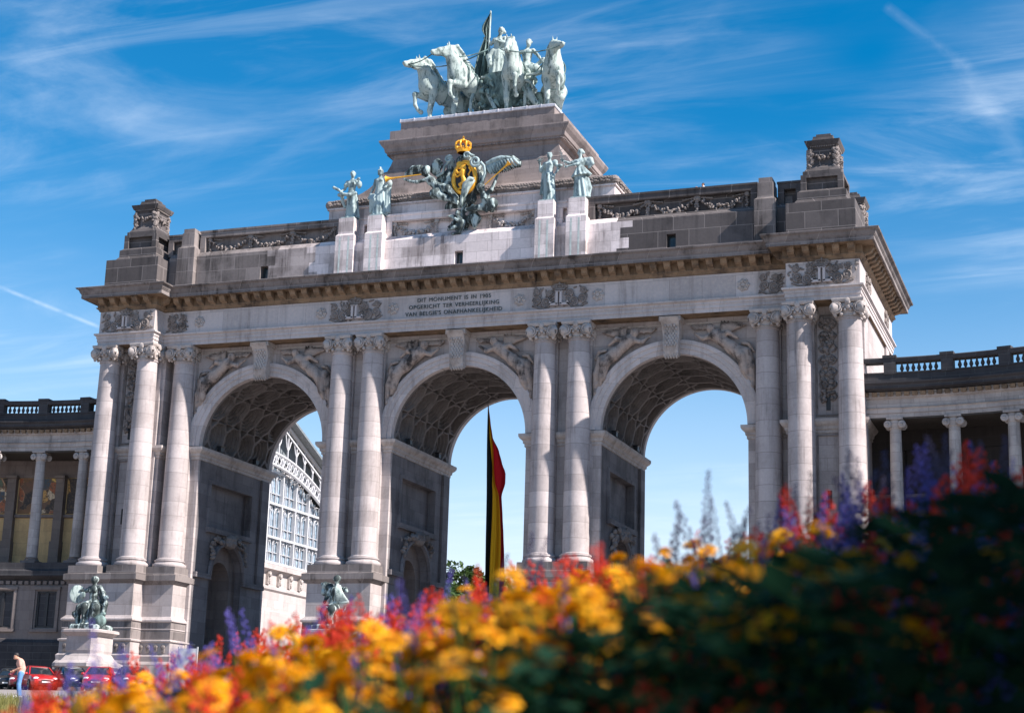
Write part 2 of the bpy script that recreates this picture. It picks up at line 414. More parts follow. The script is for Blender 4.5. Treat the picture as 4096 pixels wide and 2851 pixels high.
cl = math_n(nt, 'ADD', math_n(nt, 'MULTIPLY', math_n(nt, 'MULTIPLY', c1, c2), .32), math_n(nt, 'MULTIPLY', math_n(nt, 'MULTIPLY', math_n(nt, 'ADD', c3, c4), c2), .22))
cl = math_n(nt, 'ADD', cl, math_n(nt, 'MULTIPLY', c2, .015), clamp=True)
hs = NN(nt, 'ShaderNodeHueSaturation', {'Hue': .494, 'Saturation': 1.9, 'Value': 1.12, 'Fac': 1.0, 'Color': sky.outputs[0]}).outputs[0]
hz = math_n(nt, 'SUBTRACT', 1.0, ramp(nt, sp.outputs[2], 0.0, .46))
hs = mixc(nt, math_n(nt, 'MULTIPLY', math_n(nt, 'MULTIPLY', hz, hz), 1.0), hs, (7.1, 7.5, 8.4))
CLOUD_FAC = cl; SKYC = hs
def finish_world(extra=None, cloudcol=(7.6, 8.4, 9.4), strength=.068):
    f = CLOUD_FAC
    if extra is not None: f = math_n(nt, 'ADD', f, extra, clamp=True)
    nt.links.new(mixc(nt, f, SKYC, cloudcol), bg.inputs[0]); bg.inputs[1].default_value = strength
def trail(a, b, width, amt):
    """thin vapour trail along the great circle through two view directions"""
    a = Vector(a).normalized(); b = Vector(b).normalized(); nrm = a.cross(b).normalized(); mid = (a+b).normalized(); half = a.dot(mid)
    d = NN(nt, 'ShaderNodeVectorMath', {0: tc.outputs['Generated'], 1: nrm}, operation='DOT_PRODUCT').outputs['Value']
    e = NN(nt, 'ShaderNodeVectorMath', {0: tc.outputs['Generated'], 1: mid}, operation='DOT_PRODUCT').outputs['Value']
    nz = NN(nt, 'ShaderNodeTexNoise', {'Vector': tc.outputs['Generated'], 'Scale': 60., 'Detail': 4}).outputs[0]
    q = math_n(nt, 'DIVIDE', math_n(nt, 'ABSOLUTE', d), width)
    q = math_n(nt, 'SUBTRACT', 1.0, q, clamp=True)
    q = math_n(nt, 'MULTIPLY', q, ramp(nt, nz, .3, .6))
    g = ramp(nt, e, half, half + (1-half)*.25)
    return math_n(nt, 'MULTIPLY', math_n(nt, 'MULTIPLY', q, g), amt)
def pix(px, py): return FX + RX*((px-1148)/3722.4) - UX*((py-799)/3722.4)
ex = trail(pix(-60, 620), pix(235, 738), .0016, .3)
ex = math_n(nt, 'ADD', ex, trail(pix(2130, 130), pix(2330, 400), .009, .08))
ex = math_n(nt, 'ADD', ex, trail(pix(1980, 10), pix(2180, 160), .004, .07))
finish_world(ex)
sd = bpy.data.lights.new('sun', 'SUN'); sd.energy = 5.0; sd.angle = math.radians(.53); sd.color = (1.0, .915, .865)
so = bpy.data.objects.new('sun', sd); COL.objects.link(so); so.rotation_euler = SUN.to_track_quat('Z', 'Y').to_euler(); so.location = (60, -60, 80)
# ================================================================== TRIUMPHAL ARCH
ARCH = thing('triumphal_arch', 'monumental three-bay stone triumphal arch with paired columns, sooty attic and inscription', 'monument', (0, 6, -9.6))
G0 = -9.6
ZS = 8.25; RA = 4.9; RO = 5.8          # arch springing height, intrados and extrados radius
ARX = (-15.0, 0.0, 15.0)
COLX = (-21.31, -8.69, -6.31, 6.31, 8.69, 21.31); PAVX = (-26.73, -23.61, 23.61, 26.73); PY = -1.29
def arc(cx, r, n=40, a0=PI, a1=0.0): return [(cx + r*math.cos(a0+(a1-a0)*i/n), ZS + r*math.sin(a0+(a1-a0)*i/n)) for i in range(n+1)]

# --- facade walls with the three openings
mb = MB()
def opening(cx): return [(cx-RA, G0+.02)] + arc(cx, RA) + [(cx+RA, G0+.02)]
ops = [opening(c) for c in ARX]
outer = [(-22.7, G0), (22.7, G0), (22.7, 15.45), (-22.7, 15.45)]
mb.holed((0, .6, 0), (1,0,0), (0,0,1), (0,-1,0), outer, [(o, .25, False) for o in ops])
mb.holed((0, 11.4, 0), (1,0,0), (0,0,1), (0,1,0), outer, [(o, .25, False) for o in ops])
mb.build('facade_wall', M['stone'], ARCH)
def bpart(name, mat, par, *b):
    q = MB(); q.box(*b); return q.build(name, mat, par)
for x0, x1 in ((-27.3, -22.6), (22.6, 27.3)): bpart('pavilion_wall', M['stone'], ARCH, x0, x1, -.4, 12.4, G0, 15.45)
for x in COLX: bpart('pilaster', M['stone'], ARCH, x-.8, x+.8, .3, .75, -.5, 15.44)     # pilasters behind the columns
for x in PAVX: bpart('pilaster', M['stone'], ARCH, x-.78, x+.78, -.66, .2, -.5, 15.44)
for sx in (-1, 1):                                 # corner pilasters on the end faces
    for y0, y1 in ((-.3, 1.3), (10.7, 12.3)): bpart('corner_pilaster', M['stone'], ARCH, min(sx*27.2, sx*27.46), max(sx*27.2, sx*27.46), y0, y1, -.5, 15.44)

# --- string course / imposts round the piers
IMP = [(-.02,7.3),(.08,7.32),(.08,7.5),(.16,7.55),(.18,7.72),(.34,7.86),(.42,8.0),(.42,8.18),(-.02,8.24)]
for x0, x1, y0, y1 in ((-10.1,-4.9,.6,11.4), (4.9,10.1,.6,11.4), (-22.5,-19.9,.6,11.4), (19.9,22.5,.6,11.4), (-27.3,-22.6,-.4,12.4), (22.6,27.3,-.4,12.4)):
    mb = MB(); mb.stack(rect(x0, x1, y0, y1), IMP); mb.build('impost_moulding', M['stone_carved'], ARCH)

# --- jamb walls of the passages with recessed panel and arched niche
def niche(yc, r, zs, zb, n=16): return [(yc-r, zb)] + [(yc - r*math.cos(PI*i/n), zs + r*math.sin(PI*i/n)) for i in range(n+1)] + [(yc+r, zb)]
for cx in ARX:
    for s in (-1, 1):
        mbs, mbd = MB(), MB(); x = cx + s*RA
        out = [(.85, G0), (11.15, G0), (11.15, ZS), (.85, ZS)]
        U = (0,1,0)
        mbs.holed((x, 0, 0), U, (0,0,1), (-s,0,0), out, [([(2.5,2.7),(8.6,2.7),(8.6,5.85),(2.5,5.85)], .45, True), (niche(5.5, 2.35, -.65, G0+.02), .5, False)])
        # frame of the panel, hood of the niche, small imposts
        q = x - s*.0
        f = .12
        def bx(y0, y1, z0, z1, d): mbs.box(min(x, x-s*d), max(x, x-s*d), y0, y1, z0, z1)
        bx(2.2, 8.9, 2.35, 2.7, .28); bx(2.25, 2.5, 2.7, 5.85, f); bx(8.6, 8.85, 2.7, 5.85, f); bx(2.25, 8.85, 5.85, 6.1, f)
        bx(.9, 3.1, -1.0, -.65, .25); bx(7.9, 11.1, -1.0, -.65, .25)
        bx(10.0, 11.1, -.65, 7.3, .18)
        pts = [(x - s*.1, 5.5 - 2.5*math.cos(PI*i/18), -.65 + 2.5*math.sin(PI*i/18)) for i in range(19)]
        mbs.tube(pts, .2, 6)
        # deep dark interior of the niche
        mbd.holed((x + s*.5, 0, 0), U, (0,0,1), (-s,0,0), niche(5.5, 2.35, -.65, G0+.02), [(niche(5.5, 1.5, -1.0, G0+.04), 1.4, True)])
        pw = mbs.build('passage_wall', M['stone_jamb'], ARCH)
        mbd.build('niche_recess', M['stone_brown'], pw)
rg = random.Random(11)
def swag(mb, p0, p1, sag, out, N, r, lumps, rr=rg, tail=0.):
    """garland of leaves and fruit hanging between two points on a wall (N = outward normal)"""
    p0, p1, N = Vector(p0), Vector(p1), Vector(N)
    for i in range(lumps):
        t = (i+.5)/lumps; e = 1-(2*t-1)**2
        c = p0.lerp(p1, t) + Vector((0,0,-sag*e)) + N*out
        for k in range(3):
            q = c + Vector((rr.uniform(-1,1), rr.uniform(-1,1), rr.uniform(-1,1)))*(r*(.45+.55*e))
            R = rotm(rr.uniform(0,6), rr.uniform(0,6), rr.uniform(0,6)); s = r*(.45+.4*e)*rr.uniform(.7,1.25)
            mb.blob(q, (s, s*.55, s*.8), R, 5, 3)
    if tail:
        for p in (p0, p1):
            for i in range(int(tail/r*1.3)):
                q = p + N*out*.7 + Vector((rr.uniform(-1,1)*r*.7, 0, -tail*(i+.5)/(tail/r*1.3)))
                mb.blob(q, (r*.75, r*.5, r*.6), rotm(rr.uniform(0,6), rr.uniform(0,6)), 5, 3)
for cx in ARX:
    for s in (-1, 1):
        mb = MB(); x = cx + s*RA
        swag(mb, (x, 3.1, 1.75), (x, 7.9, 1.75), -.25, .22, (-s,0,0), .34, 12, tail=1.5)
        mb.blob((x - s*.2, 5.5, 2.0), (.5,.8,.55), None, 8, 5)
        mb.build('passage_garland', M['stone_carved_dark'], ARCH)

# --- barrel vaults with nested octagonal coffers
def oct_norm(u, v): return max(abs(u), abs(v), (abs(u)+abs(v))*.7071)
for cx in ARX:
    vs, fs = [], []
    na, ny = 230, 160; y0, y1 = .85, 11.15
    pitch = RA*PI/7.0
    for i in range(na+1):
        a = PI*i/na; u = RA*a
        for j in range(ny+1):
            y = y0 + (y1-y0)*j/ny; d = 0.
            if .35 < y-y0 < y1-y0-.35:
                gu = (u/pitch); gv = (y - 6.0)/pitch
                row = math.floor(gu)
                fu = gu - row - .5; fv = gv - .5*(row % 2) - math.floor(gv - .5*(row % 2)) - .5
                k = oct_norm(fu, fv*1.02)*pitch
                for lim, dep in ((.97, .22), (.78, .18), (.58, .16), (.38, .14)):
                    if k < lim*pitch/2.2: d += dep
                if k >= .95*pitch/2.2:
                    hu = abs(abs(fu)-.5); hv = abs(abs(fv)-.5)
                    if hu + hv < .22: d += .34
            r = RA + d
            vs.append((cx - r*math.cos(a), y, ZS + r*math.sin(a)))
    for i in range(na):
        for j in range(ny):
            a = i*(ny+1)+j; fs.append((a, a+1, a+ny+2, a+ny+1))
    mb = MB(); mb.v = vs; mb.f = fs
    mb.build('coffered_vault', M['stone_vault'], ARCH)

# --- archivolts, keystones
AV = [(RA-.02,.9),(RA-.02,.42),(5.2,.40),(5.22,.34),(5.5,.32),(5.52,.26),(5.72,.22),(RO,.24),(RO+.02,.65)]
for cx in ARX:
    for back in (0, 1):
        mb = MB(); n = 48; rs = []
        for r, y in AV:
            rs.append([(x, 12-y if back else y, z) for x, z in arc(cx, r, n)])
        mb.rings(rs, False, False, closed=False)
        mb.build('archivolt', M['stone_frieze'], ARCH, 30)
for cx in ARX:
    mb = MB()
    prof = []                              # S-scroll console profile in (y, z)
    for i in range(15):
        t = i/14; z = 13.0 + 2.3*t
        y = .12 - .28 - .62*t**1.5 - .17*math.sin(t*PI*2+.5)
        prof.append((y, z))
    rs = []
    for y, z in prof:
        hw = .46 + .16*(z-13)/2.3
        rs.append([(cx-hw, .6, z), (cx-hw, y+.06, z), (cx-hw+.12, y, z), (cx-.1, y-.03, z), (cx, y-.07, z), (cx+.1, y-.03, z), (cx+hw-.12, y, z), (cx+hw, y+.06, z), (cx+hw, .6, z)])
    mb.rings(rs)
    mb.box(cx-.72, cx+.72, -.62, .6, 15.12, 15.43)
    mb.lathe((cx-.5, -.02, 13.02), [(.0,0),(.24,0),(.24,1.0),(.0,1.0)], 14, 'X')
    for i in range(5): mb.blob((cx-.36+.18*i, -.1, 12.85), (.1,.2,.2), None, 5, 3)
    for r_ in range(9):
        for k in range(4): mb.blob((cx-.3+.2*k+.1*(r_%2)*.9, prof[3+r_][0]-.06, prof[3+r_][1]), (.1,.07,.12), None, 5, 3)
    mb.build('keystone', M['stone_carved'], ARCH)

# --- spandrel reliefs: reclining winged figures following the curve of each arch
def spandrel():
    s = SDF(.12); Y = .38
    P = lambda x, z, y=Y: (x, y, z)
    s.ell(P(-2.55,14.62,.12), (.27,.28,.31))                         # head
    s.cap(P(-2.62,14.45,.2), P(-2.85,14.2,.25), .16, .2)
    s.chain([P(-2.9,14.15,.22), P(-3.35,13.72,.22), P(-3.95,13.3,.25)], [.42,.34,.42])   # torso
    s.chain([P(-3.95,13.3,.2), P(-4.55,12.65,.1), P(-4.75,11.75,.2), P(-4.95,11.15,.35)], [.4,.34,.24,.14])
    s.chain([P(-3.9,13.2,.25), P(-4.85,12.95,.3), P(-5.2,12.0,.3), P(-5.35,10.8,.4)], [.36,.3,.22,.12])
    s.chain([P(-2.75,14.15,.1), P(-2.05,13.95,.1), P(-1.5,14.35,.2)], [.2,.15,.1])         # arm towards the keystone
    s.chain([P(-3.1,14.1,.15), P(-3.75,14.25,.05), P(-4.3,13.9,.2)], [.2,.15,.11])
    for k in range(7):                                                # wing and blown drapery
        a = 2.45 - .16*k
        c = (-3.3, 14.25)
        e = (c[0]+1.95*math.cos(a)*(1.05-.06*k), c[1]+ .9*math.sin(a))
        s.chain([P(*c,.45), P((c[0]+e[0])/2-.05, (c[1]+e[1])/2+.12, .38), P(*e,.45)], [.16,.15,.05], .05)
    for k in range(6):
        s.chain([P(-4.6-.12*k,13.6-.5*k,.42), P(-5.0-.05*k,13.5-.55*k,.3), P(-5.35,13.0-.6*k,.45)], [.14,.13,.07], .05)
    for k in range(5):
        s.chain([P(-1.2-.25*k,14.9,.45), P(-1.5-.25*k,14.65+.06*(k%2),.36), P(-1.9-.2*k,14.85,.42)], [.08,.09,.05], .04)
    return s
ME_SP = spandrel().mesh('spandrel_relief', .075, .02)
flip = ME_SP.copy(); flip.transform(Matrix.Scale(-1, 4, (1,0,0))); flip.flip_normals()
for cx in ARX:
    for me in (ME_SP, flip):
        o = link('spandrel_relief', me, M['stone_relief'], ARCH); o.location = (cx, 0, 0)
for cx in ARX:
    for s in (-1, 1):
        mb = MB(); mb.box(cx+s*5.55-.06, cx+s*5.55+.06, .5, .62, 9.6, 15.05); mb.box(min(cx+s*.85, cx+s*5.6), max(cx+s*.85, cx+s*5.6), .5, .62, 15.05, 15.17)
        mb.build('spandrel_frame', M['stone_carved'], ARCH)

# --- pedestals
PED = [(.55,G0),(.55,-8.6),(.42,-8.5),(.42,-7.3),(.3,-7.1),(.34,-6.75),(.2,-6.62),(.2,-5.82),(.3,-5.76),(.3,-5.66),(.12,-5.6),(.12,-4.95),(.16,-4.93),(.16,-4.87),(.12,-4.85),(.12,-4.42),(.24,-4.36),(.24,-4.26),(.05,-4.06),(0,-4.02),(0,-1.8),(.08,-1.76),(.24,-1.6),(.3,-1.56),(.3,-1.16),(.05,-1.1)]
CAPB = []
mb = MB(); mbc = MB(); mbr = MB()
plans = [[(-27.8,-2.45),(-22.5,-2.45),(-22.5,-1.18),(-20.15,-1.18),(-20.15,1.6),(-27.8,1.6)],
         rect(-9.85,-5.15,-1.18,1.6), rect(5.15,9.85,-1.18,1.6),
         [(20.15,-1.18),(22.5,-1.18),(22.5,-2.45),(27.8,-2.45),(27.8,1.6),(20.15,1.6)]]
def mk_ped(plan):
    a = MB(); a.stack(plan, [p for p in PED if p[1] <= -1.8] + [(0,-1.74)], True, False)
    o = a.build('column_pedestal', M['stone'], ARCH)
    b = MB(); b.stack(plan, [(0,-1.82),(.08,-1.76),(.24,-1.6),(.3,-1.56),(.3,-1.16),(.05,-1.1)], True, True)
    b.build('pedestal_cornice', M['stone_mid'], o)
    c = MB(); c.stack(plan, [(.10,-5.58),(.135,-5.57),(.135,-4.97),(.10,-4.96)], False, False); c.stack(plan, [(.10,-4.84),(.135,-4.83),(.135,-4.45),(.1,-4.44)], False, False)
    c.build('dado_band', M['stone_mid'], o)
    return o
for pl in plans:
    o = mk_ped(pl)
    xs = sorted(set(p[0] for p in pl)); r = MB()
    for i in range(len(pl)):
        (xa, ya), (xb, yb) = pl[i], pl[(i+1) % len(pl)]
        if abs(ya-yb) < 1e-6 and ya < 0 and xb > xa:     # front faces: fret band of the plinth
            n = int((xb-xa)/.55)
            for k in range(n):
                x = xa + (xb-xa)*(k+.5)/n
                r.box(x-.12, x+.12, ya-.28, ya-.19, -6.5, -5.95); r.blob((x, ya-.26, -6.1), (.2,.09,.16))
    r.build('plinth_frieze', M['stone_carved_dark'], o)

# --- columns
def column(x, y):
    R0, R1 = .86, .715
    pr = []
    for i in range(22):
        t = i/21; r = R0 - (R0-R1)*(t**1.7 if t > 0 else 0); pr.append((r, .12 + 14.05*t))
    pr = [(R0+.07, 0), (R0+.07,.05), (R0+.02,.1)] + pr + [(R1+.06,14.2),(R1+.06,14.28),(R1,14.3),(R1,14.5)]
    mb = MB(); mb.lathe((x,y,0), pr, 40, cap=False)
    sh = mb.build('column', M['stone_drum'], ARCH, 40)
    mb = MB()
    mb.lathe((x,y,0), [(1.12,-.55),(1.16,-.5),(1.19,-.4),(1.16,-.3),(1.1,-.26),(1.02,-.24),(1.0,-.18),(1.03,-.14),(1.07,-.1),(1.06,-.03),(.98,0.0),(.9,.01)], 40)
    mb.build('column_base', M['stone_drum'], sh, 50)
    mb = MB(); mb.box(x-1.2, x+1.2, y-1.2, y+1.2, -1.1, -.55); mb.build('plinth_block', M['stone_mid'], sh)
    mb = MB()                               # angular Ionic capital
    mb.lathe((x,y,0), [(R1,14.28),(.8,14.36),(.74,14.42),(.76,14.8),(.92,14.98),(.9,15.12),(.7,15.2)], 24)
    mb.stack(rect(x-.88,x+.88,y-.88,y+.88), [(0,15.18),(.08,15.24),(.12,15.4),(.1,15.44)])
    for sx in (-1, 1):
        for sy in (-1, 1):
            for ax in ('Y', 'X'):
                c = (x+sx*.72, y+sy*.9, 14.84) if ax == 'Y' else (x+sx*.9, y+sy*.72, 14.84)
                h = .2*(sy if ax == 'Y' else sx)
                mb.lathe(c, [(.0,-h*1.6),(.30,-h*1.6),(.40,-h*.4),(.41,h*.1),(.37,h*.4),(.34,h*.05),(.0,h*.05)], 18, ax)
                q = (c[0], c[1]+h*.3, c[2]) if ax == 'Y' else (c[0]+h*.3, c[1], c[2])
                pts = []
                for k in range(26):
                    a = k*.48; rr = .33*(1-k/28)
                    pts.append((q[0]+rr*math.cos(a)*sx, q[1], q[2]+rr*math.sin(a)) if ax == 'Y' else (q[0], q[1]+rr*math.cos(a)*sy, q[2]+rr*math.sin(a)))
                mb.tube(pts, [.07*(1-k/40) for k in range(26)], 5)
                mb.blob(q, (.09,.09,.09))
            mb.blob((x+sx*.8, y+sy*.8, 14.5), (.14,.14,.26), None, 6, 4)
    for dx, dy in ((0,-1),(0,1),(-1,0),(1,0)):
        mb.blob((x+dx*.95, y+dy*.95, 15.22), (.2 if dx == 0 else .1, .2 if dy == 0 else .1, .24), None, 7, 5)
        mb.blob((x+dx*.86, y+dy*.86, 14.92), (.16 if dx == 0 else .1, .16 if dy == 0 else .1, .2), None, 7, 5)
        for s in (-1, 1):
            mb.blob((x+dx*.84+dy*s*.3, y+dy*.84+dx*s*.3, 14.9), (.13,.13,.1)); mb.blob((x+dx*.84+dy*s*.17, y+dy*.84+dx*s*.17, 14.72), (.1,.1,.13)); mb.blob((x+dx*.8+dy*s*.4, y+dy*.8+dx*s*.4, 14.45), (.12,.12,.14))
    mb.build('capital', M['stone_carved'], sh, 45)
for x in COLX: column(x, 0.)
for x in PAVX: column(x, PY)

# --- carved vertical panels with slit windows between the end columns
for sx in (-1, 1):
    mb = MB(); x = sx*25.17
    for z0, z1 in ((8.4, 14.9), (-.4, 7.2)):
        mb.box(x-.72, x-.64, -.5, -.38, z0, z1); mb.box(x+.64, x+.72, -.5, -.38, z0, z1); mb.box(x-.64, x+.64, -.5, -.38, z1-.08, z1); mb.box(x-.64, x+.64, -.5, -.38, z0, z0+.08)
    rg = random.Random(5)
    for i in range(7):
        z = 14.3 - .78*i
        for k in range(11):
            mb.blob((x+rg.uniform(-.34,.34), -.5+rg.uniform(-.12,.06), z+rg.uniform(-.36,.36)), (rg.uniform(.1,.2), .14, rg.uniform(.1,.22)), rotm(0, rg.uniform(0,3)), 6, 4)
        for s in (-1, 1):
            mb.tube([(x+s*(.2+.32*math.sin(k*.5)), -.46, z+.3-.1*k) for k in range(7)], [.06+.02*(k%2) for k in range(7)], 5)
    mb.build('hanging_relief', M['stone_carved_dark'], ARCH)
    mb = MB(); mb.box(x-.13, x+.13, -.46, -.36, 8.75, 9.9); mb.box(x-.13, x+.13, -.46, -.36, 2.6, 3.7); mb.build('slit_window', M['black'], ARCH)

# --- entablature
ENT = [(-27.5,-2.0),(-22.85,-2.0),(-22.85,-.72),(22.85,-.72),(22.85,-2.0),(27.5,-2.0),(27.5,14.0),(22.85,14.0),(22.85,12.72),(-22.85,12.72),(-22.85,14.0),(-27.5,14.0)]
mb = MB(); mb.stack(ENT, [(0,15.46),(0,15.72),(.05,15.73),(.05,15.98),(.1,15.99),(.1,16.14),(.2,16.2),(.24,16.24),(.24,16.34),(0,16.36)], True, True)
EN = mb.build('architrave', M['stone_frieze'], ARCH)
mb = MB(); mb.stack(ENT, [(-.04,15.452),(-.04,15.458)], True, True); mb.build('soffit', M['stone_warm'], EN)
mb = MB(); mb.stack(ENT, [(-.02,16.34),(-.02,18.06)], True, True); FR = mb.build('frieze', M['stone_frieze'], ARCH)
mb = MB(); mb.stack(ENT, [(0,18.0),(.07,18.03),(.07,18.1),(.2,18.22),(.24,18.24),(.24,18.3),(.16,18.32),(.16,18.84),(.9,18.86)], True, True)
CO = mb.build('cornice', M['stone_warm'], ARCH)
mb = MB(); mb.stack(ENT, [(.55,18.862),(.98,18.862),(.98,18.83),(1.04,18.83),(1.04,19.12),(1.08,19.14),(1.08,19.18),(1.12,19.22),(1.2,19.42),(1.35,19.5),(1.38,19.58),(1.3,19.62),(-.2,19.8)], True, True)
mb.build('corona', M['stone_mid'], CO)
# modillions
mbm = MB()
prof = [(0,.0),(0,.5),(.66,.5),(.68,.42),(.6,.36),(.52,.2),(.34,.1),(.14,.06),(.06,-.02)]
rs = [[(x, -d, z) for d, z in prof] for x in (-.21, .21)]; mbm.rings(rs)
rs = [[(x, -d, z) for d, z in [(0,.5),(0,.54),(.72,.54),(.72,.5)]] for x in (-.25, .25)]; mbm.rings(rs)
ME_MOD = mbm.mesh('modillion')
def modillion(x, y, rz):
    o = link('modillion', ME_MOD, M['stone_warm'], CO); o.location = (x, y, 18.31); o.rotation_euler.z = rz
for i in range(-24, 25):
    if abs(i*.9375) < 22.2: modillion(i*.9375, -.72-.16, 0)
for sx in (-1, 1):
    for k in range(5): modillion(sx*(23.3+k*.94), -2.16, 0)
    modillion(sx*22.69, -1.5, -sx*PI/2)
for k in range(17): modillion(27.66, -1.4+k*.925, PI/2)
# frieze carvings: back-to-back L monogram under a crown, scrolls and rosettes
def scroll(mb, c, r, s, U, N, turns=2.2):
    pts = []; rad = []
    for k in range(20):
        t = k/19; a = -PI/2 + s*0 + t*turns*2*PI; rr = r*(1-t*.88)
        pts.append(Vector(c) + Vector(U)*(s*rr*math.cos(a)) + Vector((0,0,1))*(rr*math.sin(a)) + Vector(N)*.06); rad.append(.085*(1-.5*t))
    mb.tube(pts, rad, 5)
def frieze_panel(cx, y, U=(1,0,0), N=(0,-1,0), halfw=2.0, mono=True, side=0, seed=1):
    r_ = random.Random(seed); mb = MB(); U = Vector(U); N = Vector(N); O = Vector((cx, y, 0)); Z = Vector((0,0,1))
    pt = lambda u, z, d=.04: O + U*u + Z*z + N*d
    lo, hi = 16.42, 17.95
    us = (-1, 1) if mono else (side,)
    for s in us:
        for (u, z, r) in ((.95,16.85,.34),(1.55,17.0,.3),(1.62,17.55,.22),(.72,17.45,.22)):
            if u*s > halfw: continue
            scroll(mb, pt(s*u, z), r, s, U, N); mb.blob(pt(s*u, z, .08), (.12,.12,.12))
        for k in range(26):
            u = r_.uniform(.35, halfw-.05); z = r_.uniform(lo+.1, hi-.1)
            R = rotm(0, r_.uniform(0, 3.1), 0 if abs(N.y) > .5 else PI/2)
            mb.blob(pt(s*u, z, .03), (r_.uniform(.12,.26), .07, .07), R, 5, 3)
        mb.tube([pt(s*(.25+.28*k), 16.55+.12*math.sin(k*1.3), .05) for k in range(int((halfw-.25)/.28)+1)], .08, 5)
        for k in range(5):      # feathered fans beside the monogram
            mb.tube([pt(s*(.42+.18*t+.1*k*t*.2), 16.9+.2*k-.1*t*t, .08) for t in range(4)], [.06,.06,.05,.03], 5)
    mb.build('frieze_relief', M['stone_carved_dark'], FR)
    if mono:
        mb = MB()
        for s in (-1, 1):
            c = pt(s*.14, 17.05, .2); Rm = Matrix((U, N, Z)).transposed()
            mb.obox(c, Rm, (.075, .16, .45)); mb.obox(pt(s*.36, 16.62, .2), Rm, (.28, .16, .07)); mb.obox(pt(s*.6, 16.7, .2), Rm, (.04,.16,.11))
            mb.obox(pt(s*.14, 17.5, .2), Rm, (.12,.16,.035))
        mb.build('monogram', M['stone_frieze'], FR); mb = MB()
        mb.obox(pt(0, 17.66, .12), Rm, (.36,.12,.05))
        for k in range(5):
            a = (k-2)*.14; mb.tube([pt(a, 17.7, .18), pt(a*1.9, 17.86, .2), pt(a*1.2, 17.99, .2), pt(0, 18.02, .2)], .045, 5); mb.blob(pt(a*1.9, 17.88, .22), (.06,.06,.06))
        mb.blob(pt(0, 18.08, .2), (.07,.07,.09))
        mb.build('carved_crown', M['stone_carved_dark'], FR)
frieze_panel(-7.5, -.70, seed=2); frieze_panel(7.5, -.70, seed=3)
frieze_panel(-25.17, -1.98, halfw=2.2, seed=4); frieze_panel(25.17, -1.98, halfw=2.2, seed=5)
frieze_panel(-22.85, -.70, mono=False, side=1, seed=6, halfw=1.95); frieze_panel(22.85, -.70, mono=False, side=-1, seed=7, halfw=1.95)
for k, yy in enumerate((.3, 11.7)): frieze_panel(27.48, yy, (0,1,0), (1,0,0), 1.9, mono=False, side=1 if k == 0 else -1, seed=8+k)
mbr = MB()
mbr.lathe((0,0,0), [(.0,-.1),(.12,-.12),(.14,-.06),(.3,-.08),(.36,-.04),(.38,.03),(0,.03)], 16, 'Y')
for k in range(7):
    a = 2*PI*k/7; mbr.blob((.23*math.cos(a), -.07, .23*math.sin(a)), (.1,.06,.1)); mbr.blob((.34*math.cos(a), -.03, .34*math.sin(a)), (.1,.05,.1))
ME_ROS = mbr.mesh('rosette', 50)
for x in (-10.15, -4.65, 4.65, 10.15, -19.9, 19.9):
    o = link('rosette', ME_ROS, M['stone_carved'], FR); o.location = (x, -.72, 17.15)
def text(body, size, name, mat, parent, x, y, z, ext=.03, sx=1.0):
    c = bpy.data.curves.new('tmp', 'FONT'); c.body = body; c.size = size; c.align_x = 'CENTER'; c.align_y = 'CENTER'; c.extrude = ext; c.space_character = 1.12; c.space_word = 1.3
    t = bpy.data.objects.new('tmp', c); COL.objects.link(t)
    bpy.context.view_layer.update()
    me = bpy.data.meshes.new_from_object(t.evaluated_get(bpy.context.evaluated_depsgraph_get()))
    bpy.data.objects.remove(t)
    me.transform(Matrix.Translation((x, y, z)) @ Matrix.Rotation(PI/2, 4, 'X') @ Matrix.Diagonal((sx,1,1,1)))
    return link(name, me, mat, parent)
text('DIT MONUMENT IS IN 1905', .40, 'inscription', M['letter'], FR, -.15, -.72, 17.6, sx=.98)
text('OPGERICHT TER VERHEERLIJKING', .40, 'inscription', M['letter'], FR, -.15, -.72, 17.12, sx=.98)
text("VAN BELGIE'S ONAFHANKELIJKHEID", .40, 'inscription', M['letter'], FR, -.15, -.72, 16.64, sx=.98)

# --- attic
AT = rect(-22.96, 22.96, -.5, 12.5)
SL = [-15.05, 0.0, 15.05]
def attic_wall(x0, x1, mat):
    mb = MB()
    hs = [([(c-.31, 20.1), (c+.31, 20.1), (c+.31, 21.05), (c-.31, 21.05)], .5, False) for c in SL if x0 < c < x1]
    def toothed(x):        # sunlit-toned and sooty masonry meet along the block joints
        if abs(x) > 20: return [(x, 19.6), (x, 22.2)]
        zs = [19.6, 20.32, 21.04, 21.76, 22.2]; q = []
        for k in range(4):
            xx = x + (.0, .85, .25, 1.1)[k]*(1 if x > 0 else -.8); q += [(xx, zs[k]), (xx, zs[k+1])]
        return q
    mb.holed((0,-.5,0), (1,0,0), (0,0,1), (0,-1,0), toothed(x1) + toothed(x0)[::-1], hs)
    mb.rings([[(x0,-.5,22.2),(x1,-.5,22.2)],[(x0,-.14,22.6),(x1,-.14,22.6)],[(x0,.3,22.62),(x1,.3,22.62)]], False, False, closed=False)
    o = mb.build('attic_wall', mat, ARCH)
    for c in SL:
        if x0 < c < x1:
            d = MB(); d.box(c-.3, c+.3, -.02, .1, 20.1, 21.05); d.build('slot_window', M['dark_glass'], o)
    return o
attic_wall(-22.96, -14.0, M['stone_mid']); attic_wall(-14.0, -10.8, M['stone_trans']); attic_wall(11.3, 22.96, M['stone_soot']); A0 = attic_wall(-10.8, 11.3, M['stone_attic'])
mb = MB(); mb.box(-22.9, 22.9, .6, 11.4, 19.7, 23.35); mb.box(-22.9, 22.9, 11.4, 12.5, 19.7, 24.25); mb.build('roof_deck', M['stone_mid'], ARCH)
